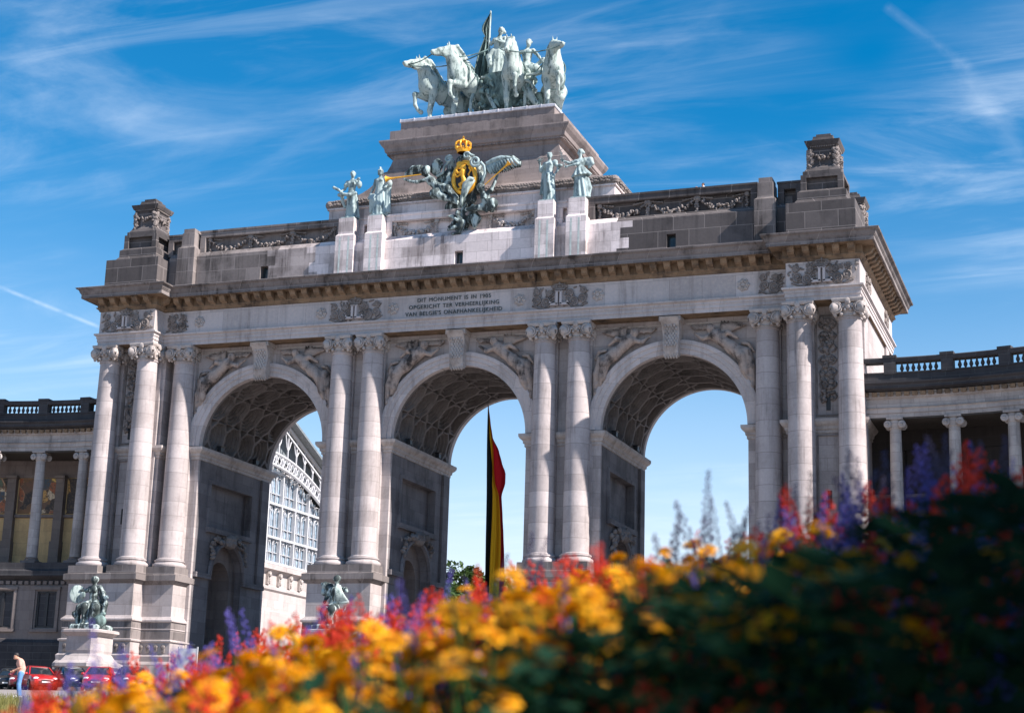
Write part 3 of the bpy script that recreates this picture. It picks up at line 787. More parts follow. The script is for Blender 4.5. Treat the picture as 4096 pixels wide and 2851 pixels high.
def parapet(x0, x1, mat, y=.0):
    mb = MB(); mb.box(x0, x1, .32+y, .95, 22.5, 23.95)
    mb.stack(rect(x0, x1, -.1+y, 1.05), [(-.06,23.72),(0,23.76),(0,24.1),(.05,24.14),(.05,24.27)])
    for x in (x0, x1-.42): mb.box(x, x+.42, -.13+y, .5, 22.58, 23.74)
    return mb.build('parapet', mat, ARCH)
PL = parapet(-20.7, -9.2, M['stone_mid']); PR = parapet(9.2, 20.7, M['stone_soot']); PC = parapet(-5.75, 5.75, M['stone_attic'])
parapet(-23.6, -22.0, M['stone_mid'], .35); parapet(22.0, 23.6, M['stone_soot'], .35)
parapet(-8.0, -6.85, M['stone_attic'], .25); parapet(6.85, 8.0, M['stone_attic'], .25)
rg = random.Random(21)
def garland(p0, p1, par, mat, y=.2, tails=True, z=23.5, sag=.72, r=.185):
    mb = MB()
    swag(mb, (p0+.12, y, z), (p1-.12, y, z), sag, .1, (0,-1,0), r, 24, rg)
    for p in (p0, p1):
        for k in range(5): mb.blob((p+rg.uniform(-.07,.07), y-.06, z-.15-.17*k), (.1+.04*(k%2),.1,.1), rotm(rg.random()*3, rg.random()*3), 5, 3)
    for p in (p0, p1):
        mb.blob((p, y-.08, z+.1), (.2,.15,.2), None, 8, 5)
        for s in (-1, 1):
            for k in range(4): mb.blob((p+s*(.3+.2*k), y, z+.14-.03*k), (.12,.08,.07))
    mb.build('garland', mat, par)
for k in range(3):
    a = -20.0 + k*3.4; garland(a, a+3.3, PL, M['stone_carved_dark'])
    a = 9.9 + k*3.4; garland(a, a+3.3, PR, M['stone_carved_dark'])
garland(-5.2, -2.0, PC, M['stone_carved']); garland(2.0, 5.2, PC, M['stone_carved'])
# short attic piers beside the corner blocks
for sx in (-1, 1):
    pl = rect(min(sx*20.66, sx*22.06), max(sx*20.66, sx*22.06), -.93, .9)
    mb = MB(); mb.stack(pl, [(0,19.6),(0,22.8),(-.04,22.83),(-.17,22.95),(-.19,23.1),(-.2,24.0),(-.26,24.0),(-.26,24.33)])
    mb.build('attic_pier', M['stone_mid'], ARCH)
# statue pedestals on the attic
for x0, x1 in ((-9.14,-7.98), (-6.89,-5.79), (5.79,6.89), (7.99,9.15)):
    mb = MB(); mb.stack(rect(x0-.13, x1+.13, -.95, .8), [(0,19.6),(0,22.72),(-.03,22.76),(-.12,22.86),(-.125,22.9),(-.125,24.05)])
    o = mb.build('statue_pedestal', M['stone_attic'], ARCH)
    mb = MB(); xr = random.Random(int(x0*10))
    for k in range(2):
        xx = x0 + .2 + .55*k + xr.uniform(0,.2); mb.rings([[(xx-.06,-.954,z0),(xx+.07,-.954,z0)] for z0 in (22.6, 21.0+xr.random(), 19.9)], False, False, closed=False)
    mb.build('verdigris_streak', M['green_run'], o)
# --- corner blocks (obelisk bases) with recessed panel, garlands and cap
SQ = [(2.19,19.55),(2.19,21.92),(2.12,21.95),(1.86,21.98),(1.72,22.08),(1.62,22.24),(1.56,22.3),(1.56,22.83),(1.5,22.86),(1.4,22.95),(1.36,23.0)]
CAP = [(1.36,23.84),(1.36,24.03),(1.24,24.05),(1.24,24.31),(1.16,24.34),(1.0,24.6),(.9,24.85),(.87,25.0),(.87,25.93),(.92,25.97),(.92,26.06),(1.02,26.12),(1.12,26.34),(1.14,26.44),(.8,26.52),(.7,26.62),(.65,26.78),(.65,26.86),(.47,26.86),(.47,27.06)]
def corner_block(sx, back, mat):
    cx, cy = sx*25.12, (11.9 if back else .1)
    pl = [(cx-.001,cy-.001),(cx+.001,cy-.001),(cx+.001,cy+.001),(cx-.001,cy+.001)]
    mb = MB(); mb.stack(pl, SQ); mb.stack(pl, CAP)
    mb.box(cx-1.05, cx+1.05, cy-1.05, cy+1.05, 22.95, 23.9)
    for a in (-1, 1):
        for b in (-1, 1): mb.box(min(cx+a*1.36,cx+a*1.0), max(cx+a*1.36,cx+a*1.0), min(cy+b*1.36,cy+b*1.0), max(cy+b*1.36,cy+b*1.0), 23.0, 23.85)
    o = mb.build('corner_block', mat, ARCH)
    g = MB(); rr = random.Random(3+int(sx)+2*back)
    for N in ((0,-1,0),(1,0,0),(-1,0,0)):
        Nv = Vector(N); T = Vector((-Nv.y, Nv.x, 0)); c = Vector((cx,cy,0)) + Nv*.87
        swag(g, c - T*.62 + Vector((0,0,25.6)), c + T*.62 + Vector((0,0,25.6)), .3, .08, N, .15, 9, rr)
        for s in (-1, 1):
            for k in range(9):
                g.blob(c + T*(s*(.8+rr.uniform(-.12,.12))) + Vector((0,0,25.8-.14*k)) + Nv*.05, (.17,.17,.13), rotm(rr.random()*3, rr.random()*3), 6, 4)
        for k in range(14):
            g.tube([c + T*(-.75+1.5*k/13-.02) + Nv*.09 + Vector((0,0,26.02)), c + T*(-.75+1.5*k/13) + Nv*.09 + Vector((0,0,26.1))], .04, 4)
    g.build('block_garland', M['stone_carved_dark'], o)
corner_block(-1, 0, M['stone_soot']); corner_block(1, 0, M['stone_soot']); corner_block(-1, 1, M['stone_soot']); corner_block(1, 1, M['stone_soot'])
# --- central block carrying the quadriga
mb = MB(); mb.stack(rect(-10.75, 10.75, .78, 11.22), [(0,22.4),(0,25.25),(.12,25.28),(.12,25.4)]); CB = mb.build('central_block', M['stone_attic'], ARCH)
def laurel():
    mb = MB(); r_ = random.Random(9); z = 25.68
    path = [(-10.72,.85),(10.72,.85),(10.72,11.15),(-10.72,11.15),(-10.72,.85)]
    for (xa,ya),(xb,yb) in zip(path[:-1], path[1:]):
        mb.tube([(xa,ya,z),(xb,yb,z)], .27, 10)
        L = math.hypot(xb-xa, yb-ya); n = int(L/.2) if ya < 1 or xa > 10 else 0
        d = Vector((xb-xa, yb-ya, 0))/L; nn = Vector((d.y, -d.x, 0))
        for i in range(n):
            for k in range(4):
                a = -.9 + .75*k + r_.uniform(-.2,.2)
                c = Vector((xa,ya,z)) + d*(L*(i+.5*(k%2))/n) + nn*(.27*math.cos(a)) + Vector((0,0,.27*math.sin(a)))
                mb.blob(c, (.15,.07,.09), rotm(a, r_.uniform(-.3,.5), math.atan2(d.y, d.x)), 5, 3)
    for x in (-10.72, 10.72): mb.blob((x, .85, z), (.36,.36,.34), None, 10, 6)
    mb.build('laurel_moulding', M['stone_carved_dark'], CB)
laurel()
def ring(hx, yf, z): return [(-hx, yf, z), (hx, yf, z), (hx, 12-yf, z), (-hx, 12-yf, z)]
mb = MB()
mb.rings([ring(10.4,.92,25.9), ring(10.4,.92,26.08), ring(9.75,1.02,26.14), ring(9.0,1.15,26.32), ring(8.4,1.25,26.6), ring(7.95,1.35,26.92), ring(7.6,1.42,27.25), ring(7.3,1.5,27.6), ring(7.05,1.55,28.0), ring(6.98,1.57,28.0), ring(6.98,1.57,28.12), ring(6.7,1.64,28.2), ring(6.45,1.7,28.7), ring(6.3,1.75,29.15)], True, False)
PB = mb.build('flared_base', M['stone_flare'], ARCH)
mb = MB()
mb.rings([ring(6.3,1.75,29.1), ring(6.45,1.66,29.2), ring(6.5,1.62,29.34), ring(6.72,1.5,29.38), ring(6.72,1.5,29.52), ring(6.85,1.4,29.6), ring(6.9,1.34,29.86), ring(7.1,1.18,30.1), ring(7.24,1.1,30.34), ring(7.24,1.1,30.44), ring(6.66,1.66,30.52)], False, True)
n = 46
for i in range(n): mb.blob((-6.6+13.2*i/(n-1), 1.46, 29.45), (.1,.06,.07))
for i in range(32): mb.blob((6.76, 1.7+8.6*i/31, 29.45), (.06,.1,.07))
mb.build('upper_cornice', M['stone_flare'], PB)
mb = MB(); mb.rings([ring(6.65,1.7,30.45), ring(6.65,1.7,31.32), ring(5.9,1.9,31.36), ring(5.9,1.9,31.98)], True, True); mb.build('stepped_plinth', M['stone_flare'], PB)
mb = MB(); mb.rings([ring(5.93,1.85,31.96), ring(5.97,1.8,32.0), ring(5.97,1.8,32.16), ring(5.9,1.88,32.22)], True, True)
for i in range(11): mb.box(-5.95+i*1.085, -5.9+i*1.085, 1.77, 2.2, 31.97, 32.235)
mb.build('lead_flashing', M['lead'], PB)
# floodlights on the impost ledges
for cx, s in ((-15, -1), (0, -1), (15, -1)):
    for y in (3.2, 8.6):
        t = thing('floodlight', 'small dark floodlight on the impost ledge inside an arch', 'light', (cx+s*(RA-.2), y, 8.2), 'floodlights on the impost ledges')
        mb = MB(); mb.box(-.15,.15,-.2,.2,.12,.42); mb.rings([[(-.15*k,-.2*k,.42),(.15*k,-.2*k,.42),(.15*k,.2*k,.42),(-.15*k,.2*k,.42)] for k in (1,)]+[[(-.22,-.28,.5),(.22,-.28,.5),(.22,.28,.5),(-.22,.28,.5)]])
        o = mb.build('lamp_housing', M['black'], None); o.parent = t
        mb = MB(); mb.box(-.04,.04,-.22,.22,0,.14); o = mb.build('bracket', M['black'], None); o.parent = t
# ================================================================== SCULPTURE
def figure(J, female=True, s=None, hair='bun', face=(0,-1,0), bare=True):
    """continuous human body in a 1.75 m frame from a joint dictionary (x = viewer's right, front = -y)"""
    D = dict(pel=(0,0,.95), waist=(0,.0,1.1), che=(0,0,1.3), neck=(0,0,1.48), head=(0,-.02,1.635), sl=(-.18,0,1.41), sr=(.18,0,1.41),
             el=(-.26,.02,1.14), er=(.26,.02,1.14), wl=(-.27,-.06,.89), wr=(.27,-.06,.89), hl=(-.095,0,.92), hr=(.095,0,.92),
             kl=(-.11,-.03,.5), kr=(.11,-.03,.5), al=(-.11,.02,.08), ar=(.11,.02,.08))
    D.update(J); v = {k: Vector(q) for k, q in D.items()}
    s = s or SDF(.035); f = Vector(face).normalized(); side = Vector((-f.y, f.x, 0))
    s.ell(v['pel'], (.165,.125,.13)); s.chain([v['pel'], v['waist'], v['che']], [.13,.115 if female else .125,.14])
    s.ell(v['che'], (.165,.115,.17)); s.cap(v['sl'], v['sr'], .062)
    s.chain([v['che']+Vector((0,0,.1)), v['neck'], v['head']-Vector((0,0,.05))], [.1,.052,.05])
    h = v['head']; s.ell(h+Vector((0,0,.02)), (.078,.085,.095)); s.ell(h+f*.03-Vector((0,0,.045)), (.058,.06,.068))
    s.cap(h+f*.088+Vector((0,0,.015)), h+f*.103-Vector((0,0,.02)), .011,.016, .012)      # nose
    s.cap(h+f*.083-side*.02-Vector((0,0,.05)), h+f*.083+side*.02-Vector((0,0,.05)), .012, None, .01)   # mouth
    s.cap(h+f*.075-side*.045+Vector((0,0,.04)), h+f*.075+side*.045+Vector((0,0,.04)), .017, None, .02)  # brow
    for sd in (-1, 1): s.ell(h+side*(sd*.08), (.015,.022,.032), None, .01)               # ears
    if hair == 'bun': s.ell(h-f*.02+Vector((0,0,.055)), (.09,.098,.082)); s.ell(h-f*.11+Vector((0,0,.0)), (.05,.05,.05)); s.cap(h+f*.05+side*.06+Vector((0,0,.085)), h+f*.05-side*.06+Vector((0,0,.085)), .03, None, .015)
    if hair == 'curl':
        r_ = random.Random(2)
        for k in range(22):
            a, b = r_.uniform(0, 2*PI), r_.uniform(.1, 1.3)
            q = Vector((math.cos(a)*math.cos(b), math.sin(a)*math.cos(b), math.sin(b)))
            if q.dot(f) > .55 and q.z < .6: continue
            s.ell(h+Vector((0,0,.03))+q*.085, (.03,.03,.03), None, .015)
    if hair == 'short': s.ell(h-f*.012+Vector((0,0,.045)), (.084,.092,.078))
    if hair == 'helmet':
        s.ell(h-f*.01+Vector((0,0,.055)), (.1,.11,.09)); s.cap(h+f*.1+side*.06+Vector((0,0,.06)), h+f*.1-side*.06+Vector((0,0,.06)), .02); s.ell(h+Vector((0,0,.15)), (.03,.1,.07))
        s.chain([h+side*.085+Vector((0,0,.02)), h+side*.085-Vector((0,0,.07))], [.025,.02]); s.chain([h-side*.085+Vector((0,0,.02)), h-side*.085-Vector((0,0,.07))], [.025,.02])
    if female:
        for sd in (-1, 1): s.ell(v['che']+Vector((sd*.075,-.1,.03)), (.058,.055,.058), None, .03)
    else:
        for sd in (-1, 1): s.ell(v['che']+Vector((sd*.075,-.085,.06)), (.085,.05,.06), None, .03)
    for q in 'lr':
        s.chain([v['s'+q], v['s'+q].lerp(v['e'+q], .45), v['e'+q]], [.06,.054,.042]); s.chain([v['e'+q], v['e'+q].lerp(v['w'+q], .3), v['w'+q]], [.042,.044,.028])
        d = (v['w'+q]-v['e'+q]).normalized(); p = v['w'+q]; n = d.cross(Vector((0,1,.2))).normalized(); m = d.cross(n)
        s.ell(p+d*.05, (.036,.036,.042))
        for i in range(4):
            b = p+d*.075+n*(.027-.018*i); s.chain([b, b+d*.045+m*.012, b+d*.07+m*.04], [.0115,.0105,.009], .008)
        s.chain([p+d*.03+n*.03, p+d*.06+n*.055+m*.01, p+d*.085+n*.05+m*.03], [.014,.012,.01], .01)
        s.chain([v['h'+q], v['h'+q].lerp(v['k'+q], .5), v['k'+q]], [.095,.082,.058]); s.chain([v['k'+q], v['k'+q].lerp(v['a'+q], .3), v['a'+q]], [.056,.06,.036])
        a = v['a'+q]; s.chain([a+Vector((0,.03,-.04)), a+Vector((0,-.1,-.05)), a+Vector((0,-.17,-.06))], [.04,.036,.024])
    return s
def place(s, x, y, z, sc, rz=0.):
    return s.xform(Matrix.Translation((x,y,z)) @ Matrix.Rotation(rz,4,'Z') @ Matrix.Scale(sc,4))
TZ = 24.05
def blade(s, a, b, w, k=.02):      # one leaf as a thin ellipsoid
    a, b = Vector(a), Vector(b); d = b-a; R = d.to_track_quat('Z','Y').to_matrix(); s.ell((a+b)/2, (w, w*.35, d.length/2), R, k)

def attic_statue(x, label, s, extra=()):
    t = thing('bronze_statue', label, 'statue', (x, -.2, TZ), 'standing bronze statues on the attic pedestals')
    place(s, x, -.2, TZ+.1, 2.0); o = s.build('figure', M['bronze_mid'], t, .042, .008)
    mb = MB(); mb.box(x-.5, x+.5, -.72, .32, TZ, TZ+.12); mb.build('statue_base', M['bronze_mid'], t)
    for nm, e in extra:
        place(e, x, -.2, TZ+.1, 2.0); e.build(nm, M['bronze_mid'], t, .035)
    return t
# 1: bare torso, club at the waist
s = figure(dict(head=(.03,-.03,1.66), sl=(-.19,0,1.4), sr=(.16,0,1.43), el=(-.29,.02,1.16), wl=(-.33,-.16,1.03), er=(.27,.02,1.18), wr=(.3,-.1,1.36), kr=(.12,-.1,.55), ar=(.15,-.02,.1), kl=(-.07,.02,.52), al=(-.07,.02,.1)), hair='curl', face=(.45,-1,0))
s.drape((.02,.05,.98), (.02,.1,.04), (.19,.14), (.27,.13), 9, .14, .4); s.chain([(-.42,-.14,.9),(-.25,-.18,.9),(0,-.16,.86),(.18,-.06,.96)], [.07,.06,.06,.05]); s.chain([(-.33,-.1,.9),(-.34,0,.7),(-.28,.06,.5)], [.07,.06,.05])
s.ell((.3,-.02,1.28), (.09,.1,.13)); s.ell((-.24,0,1.3), (.09,.08,.08))
e = SDF(.02).chain([(-.28,-.2,.96),(-.44,-.2,1.08),(-.62,-.2,1.18)], [.035,.05,.055]); e2 = SDF(.02)
for k in range(5): blade(e2, (.3,-.14,1.38), (.3+.1*math.cos(k*.7), -.16, 1.46+.05*math.sin(k*.9)), .03)
attic_statue(-8.56, 'leftmost standing bronze on the attic, a bare-chested woman holding a club', s, (('club', e), ('flower_bunch', e2)))
# 2: helmeted, long dress
s = figure(dict(head=(0,-.03,1.64), sl=(-.18,0,1.37), sr=(.19,0,1.42), el=(-.26,.0,1.1), wl=(-.37,-.06,.78), er=(.4,.03,1.24), wr=(.3,-.12,1.08), kl=(-.16,-.12,.55), al=(-.12,-.02,.1)), hair='helmet')
s.drape((0,0,1.24), (.02,.02,.02), (.155,.12), (.3,.22), 11, .13, 0.); s.ell((-.22,-.1,.62), (.13,.1,.22)); s.chain([(-.3,-.05,.8),(-.25,-.16,.6),(-.28,-.05,.2)], [.08,.07,.08])
s.drape((.3,.03,1.2), (.3,.06,.12), (.13,.07), (.1,.1), 7, .2, 1.); s.ell((.36,-.05,1.2), (.12,.09,.14))
attic_statue(-6.34, 'standing bronze of a helmeted woman in a long dress, at the level trumpet tip', s)
# 3: raised plant
s = figure(dict(head=(.01,-.03,1.64), sl=(-.17,0,1.38), sr=(.2,0,1.38), el=(-.31,-.02,1.12), wl=(-.31,-.1,1.34), er=(.34,.02,1.2), wr=(.23,-.1,.92), kl=(-.1,-.02,.5), kr=(.1,-.08,.5)), hair='bun', face=(.2,-1,.1))
s.drape((0,0,.98), (.02,.02,.02), (.17,.13), (.23,.17), 10, .15, 2.); s.drape((-.2,.08,1.36), (-.24,.12,.3), (.08,.06), (.13,.1), 6, .2, 0.); s.ell((.2,0,1.42), (.1,.09,.08)); s.chain([(.0,-.15,.95),(.05,-.2,.6),(.12,-.19,.3)], [.05,.06,.03])
s.ell((.4,-.05,1.25), (.1,.07,.06))
e = SDF(.01)
for k in range(7): blade(e, (-.31,-.14,1.42), (-.31+.2*math.cos(.5+k*.36), -.15-.02*(k%2), 1.44+.17*math.sin(.5+k*.36)), .022)
attic_statue(6.34, 'standing bronze of a woman raising a leafy sprig, right of the golden shield', s, (('sprig', e),))
# 4: both arms stretched out with a laurel branch
s = figure(dict(head=(0,-.02,1.66), che=(.0,0,1.28), sl=(-.16,-.06,1.34), sr=(.14,-.02,1.38), el=(-.36,-.12,1.27), wl=(-.54,-.16,1.36), er=(-.06,-.18,1.2), wr=(-.36,-.24,1.13), kl=(-.04,-.08,.5), kr=(.16,.0,.5), ar=(.2,.04,.08)), hair='bun', face=(-1,-.35,0))
s.drape((0,0,1.0), (.06,.02,.02), (.18,.14), (.3,.2), 11, .15, 1.); s.drape((0,0,1.12), (.04,0,.8), (.16,.13), (.34,.24), 12, .2, .4)
s.chain([(.16,.04,1.42),(.34,.06,1.4),(.42,.04,1.25),(.3,.04,1.12)], [.07,.09,.06,.05]); s.ell((.26,.05,1.3), (.14,.08,.12)); s.chain([(.24,.05,.7),(.32,.08,.4),(.28,.06,.1)], [.08,.08,.07])
e = SDF(.008); e.chain([(-.46,-.2,1.1),(-.55,-.2,1.38),(-.67,-.22,1.76)], [.014,.012,.006])
for k in range(10):
    t = k/9; p = Vector((-.5-.17*t, -.2, 1.2+.52*t)); sd = 1 if k % 2 else -1
    blade(e, p, p+Vector((sd*.11, -.02, .08)), .022)
attic_statue(8.57, 'rightmost standing bronze on the attic, stretching both arms out with a laurel branch', s, (('laurel_branch', e),))

# ------------------------------------------------------------------ quadriga on top
def Q(zx, zy, y):
    a = (-7.74033+.00683*zx+.00018*zy, 41.73837-.0008*zx-.00686*zy); b = (-8.67849+.00696*zx+.0002*zy, 42.78608-.00081*zx-.00701*zy)
    t = (y-3)/2; return Vector((a[0]+(b[0]-a[0])*t, y, a[1]+(b[1]-a[1])*t))
BZ = 32.22
QG = thing('quadriga_statue', 'pale green bronze chariot drawn by four horses, crowning the arch', 'sculpture', (0, 5, BZ))
def horse(cx, cy, head, up, hd, hp, raised, sc, label, seed):
    """head = heading angle of the body, hd = (turn, lift) of the head, raised = front leg lifted (-1/1)"""
    s = SDF(.07); r_ = random.Random(seed); U = up
    s.chain([(-.62,0,1.13), (-.1,0,1.12+U*.5), (.42,0,1.17+U)], [.33,.325,.31]); s.ell((-.72,0,1.2), (.32,.27,.31)); s.ell((.52,0,1.14+U), (.26,.25,.33)); s.ell((.2,0,1.4+U), (.25,.14,.12))
    for q in (-1, 1): s.ell((.62,q*.11,1.12+U), (.13,.13,.2)); s.ell((-.62,q*.16,1.1), (.27,.16,.3))
    p0 = Vector((.42,0,1.3+U)); p1 = Vector((.68,0,1.66+U)); poll = Vector((.80,0,1.96+U)) + Vector((hp[0],0,hp[1]))
    s.chain([p0, p1, poll], [.3,.19,.125]); s.chain([(.62,0,1.2+U), (.8,0,1.7+U)], [.2,.1])
    f = Vector((math.cos(hd[0])*math.cos(hd[1]), math.sin(hd[0])*math.cos(hd[1]), math.sin(hd[1]))); sd = Vector((-math.sin(hd[0]), math.cos(hd[0]), 0)); upv = f.cross(sd)
    if upv.z < 0: upv = -upv
    b = poll + f*.06; s.chain([b, b+f*.28, b+f*.5], [.125,.092,.06]); s.ell(b+f*.12-upv*.1, (.13,.08,.13)); s.ell(b+f*.53-upv*.01, (.062,.058,.06)); s.chain([b+f*.2-upv*.11, b+f*.38-upv*.09, b+f*.5-upv*.085], [.06,.045,.035])
    for q in (-1, 1):
        s.cap(b-f*.02+sd*(q*.06)+upv*.1, b-f*.05+sd*(q*.075)+upv*.24, .035,.012,.02); s.ell(b+f*.17+sd*(q*.085)+upv*.05, (.03,.03,.03), None, .02); s.ell(b+f*.57+sd*(q*.04)+upv*.03, (.022,.022,.022), None, .015)
    for q in (-1, 1):
        sh = Vector((.46,q*.17,.98+U)); el = Vector((.42,q*.18,.86+U))
        if q == raised: pts = [sh, el, (.86,q*.17,.84+U), (.84,q*.17,.5+U), (.72,q*.17,.36+U)]
        else: pts = [sh, el, (.5,q*.15,.5), (.47,q*.15,.16), (.5,q*.15,.08)]
        s.chain(pts, [.17,.13,.075,.05,.055], .05); e = Vector(pts[-1]); d = Vector((.05,0,-.07)) if q != raised else Vector((-.1,0,-.04))
        s.cap(e, e+d, .055,.075,.02); s.ell(pts[2], (.075,.075,.08), None, .03)
        st = .12*q*raised
        hp_ = [(-.68,q*.16,1.08), (-.5+st,q*.18,.8), (-.86+st,q*.16,.52), (-.8+st,q*.16,.16), (-.74+st,q*.16,.08)]
        s.chain(hp_, [.25,.17,.085,.052,.058], .05); e = Vector(hp_[-1]); s.cap(e, e+Vector((.05,0,-.07)), .055,.078,.02)
    for k in range(26):          # mane
        t = k/25; p = Vector((.2,0,1.45+U)).lerp(Vector((.56,0,1.85+U)), min(1, t*2)) if t < .5 else Vector((.56,0,1.85+U)).lerp(poll+Vector((-.08,0,.1)), t*2-1)
        q = Vector((-.1-.12*r_.random(), r_.uniform(-.1,.1), r_.uniform(-.1,.08))); s.chain([p, p+q*.7+Vector((0,0,.05)), p+q*1.5-Vector((0,0,.12))], [.055,.05,.02], .03)
    s.chain([(-1.0,0,1.3), (-1.2,.03,1.2), (-1.32,.05,.8), (-1.25,.1,.4)], [.09,.11,.13,.05])
    R = Matrix.Translation((cx, cy, BZ)) @ Matrix.Rotation(head, 4, 'Z') @ Matrix.Scale(sc, 4)
    s.xform(R); o = s.build('horse', M['bronze'], QG, .055, .012); o['label'] = label
    mb = MB()
    for c, ry, rz in (((-.02,0,1.13+U*.6), .345, .37), ((.3,0,1.2+U), .36, .36)):
        mb.tube([(c[0]+.06*math.cos(a)*.0, c[1]+ry*math.cos(a), c[2]+rz*math.sin(a)) for a in [2*PI*i/24 for i in range(25)]], .025, 5)
    hs = MB(); hs.v = [tuple(R @ Vector(p)) for p in mb.v]; hs.f = mb.f; hs.build('harness', M['bronze_green'], o)
    return R @ (b+f*.5-upv*.03)
HSC = 2.42
m1 = horse(-3.95, 4.75, math.atan2(-.80,-.60), .2, (.1,-.32), (.04,-.12), -1, HSC, 'outermost rearing horse on the left, head low and forward', 1)
m2 = horse(-1.6, 4.75, math.atan2(-.80,-.60), .34, (-.2,-.32), (-.02,.0), 1, HSC*1.03, 'horse beside the outermost left one, head held high', 2)
m3 = horse(2.05, 4.3, math.atan2(-1,.12), .24, (-.05,-.85), (.06,-.04), 1, HSC*1.02, 'horse facing straight out in front of the chariot rider', 3)
m4 = horse(4.95, 4.3, math.atan2(-1,.3), .2, (.55,-.32), (.02,-.2), 1, HSC, 'outermost horse on the right with its head turned away', 4)
# chariot
mb = MB(); n = 28; rs = []
for r, z in ((.9,33.3),(1.5,33.6),(1.75,34.3),(1.7,35.2),(1.8,35.9),(1.86,36.05),(1.74,36.08),(1.6,35.9),(1.55,34.2),(.8,33.7)):
    rs.append([(.75+1.15*r*math.cos(PI+PI*i/n), 6.0+r*1.15*math.sin(PI+PI*i/n), z) for i in range(n+1)])
mb.rings(rs, False, False, closed=False)
CH = mb.build('chariot', M['bronze_green'], QG, 50)
s = SDF(.12); r_ = random.Random(4)
for k in range(60):
    a = PI+PI*r_.random(); z = r_.uniform(32.6,35.9); r = 1.95+r_.uniform(-.1,.25)
    p = Vector((.75+r*math.cos(a)*1.1, 6.0+r*math.sin(a)*1.1, z)); s.chain([p, p+Vector((r_.uniform(-.35,.35), r_.uniform(-.2,.2), r_.uniform(-.45,.2)))], [.17,.07])
for k in range(16):
    p = Vector((2.6+r_.uniform(-.4,1.3), 4.6+r_.uniform(-.4,.6), BZ+r_.uniform(.1,3.3))); s.chain([p, p+Vector((r_.uniform(-.4,.4), r_.uniform(-.2,.2), -r_.uniform(.2,.9)))], [.2,.1])
s.ell((.75,6,32.9), (2.2,1.9,.8))
s.build('chariot_ornament', M['bronze_green'], CH, .07, .02)
def wheel(c, R):
    mb = MB(); mb.tube([(c[0], c[1]+R*math.cos(2*PI*i/32), c[2]+R*math.sin(2*PI*i/32)) for i in range(33)], .13, 8)
    mb.lathe((c[0],c[1],c[2]), [(.0,-.25),(.26,-.25),(.3,0),(.2,.3),(0,.34)], 14, 'X')
    for k in range(8): mb.beam(c, (c[0], c[1]+R*math.cos(k*PI/4), c[2]+R*math.sin(k*PI/4)), .12)
    mb.build('wheel', M['bronze'], CH, 50)
wheel((2.85,5.6,33.75), 1.5); wheel((-1.35,5.6,33.75), 1.5)
mb = MB(); mb.tube([Q(1085,870,4.6), Q(1170,1010,4.2), Q(1250,1165,3.6)], .16, 6); mb.tube([Q(1090,810,4.4), Q(1200,790,4.2), Q(1285,745,4.2), Q(1380,740,3.8)], .11, 6); mb.tube([Q(1500,740,3.9), Q(1580,775,4.2), Q(1680,770,4.2), Q(1760,740,4)], .11, 6); mb.tube([Q(1560,830,4), Q(1640,860,4.2), Q(1710,960,4)], .12, 6)
mb.build('yoke', M['bronze'], CH, 60)
# standing woman with the banner
s = figure(dict(head=(.08,-.03,1.65), sl=(-.14,-.02,1.4), sr=(.2,0,1.42), el=(-.24,-.02,1.26), wl=(-.4,-.02,1.42), er=(.26,-.1,1.2), wr=(.08,-.2,1.25), kl=(-.1,-.12,.52)), hair='bun', face=(-.9,-.6,.15))
s.drape((0,0,1.2), (-.08,.0,.0), (.16,.13), (.3,.24), 11, .13, .3); s.chain([(-.15,-.1,1.0),(-.28,-.12,.8),(-.2,-.16,.5)], [.09,.09,.08]); s.ell((.1,-.05,1.2), (.14,.13,.14)); s.cap((.06,-.04,1.75),(.1,-.02,1.8),.03,.02)
place(s, .36, 5.0, 35.8, 2.38); s.build('woman', M['bronze'], QG, .05, .012)
# youth
s = figure(dict(pel=(-.02,0,.95), head=(.06,-.03,1.65), sl=(-.17,-.02,1.4), sr=(.2,-.02,1.4), el=(-.34,-.04,1.36), wl=(-.5,-.05,1.44), er=(.36,-.03,1.22), wr=(.5,-.08,1.02), kl=(-.06,-.18,.56), al=(-.12,0,.2), kr=(.14,-.2,.62), ar=(.16,0,.3)), female=False, hair='curl', face=(-.15,-1,.15))
s.drape((0,0,1.0), (.02,-.05,.68), (.16,.13), (.24,.2), 8, .2, .3); s.ell((-.3,.04,1.24), (.09,.06,.12)); s.chain([(.2,-.05,.9),(.35,-.02,.8),(.3,-.02,.6)], [.08,.08,.06])
place(s, 2.62, 5.0, 34.5, 2.42); s.build('youth', M['bronze'], QG, .05, .012)
s = SDF(.1); s.ell(Q(1690,720,4.8), (.75,.35,.42), rotm(0,.3)); s.chain([Q(1600,750,4.9), Q(1700,680,4.9), Q(1790,600,4.9)], [.2,.14,.16]); s.ell(Q(1640,860,4.6), (.3,.3,.6)); s.chain([Q(1590,880,4.5), Q(1640,1000,4.3), Q(1700,1090,4.2)], [.28,.3,.2])
s.build('drapery', M['bronze'], QG, .06, .02)
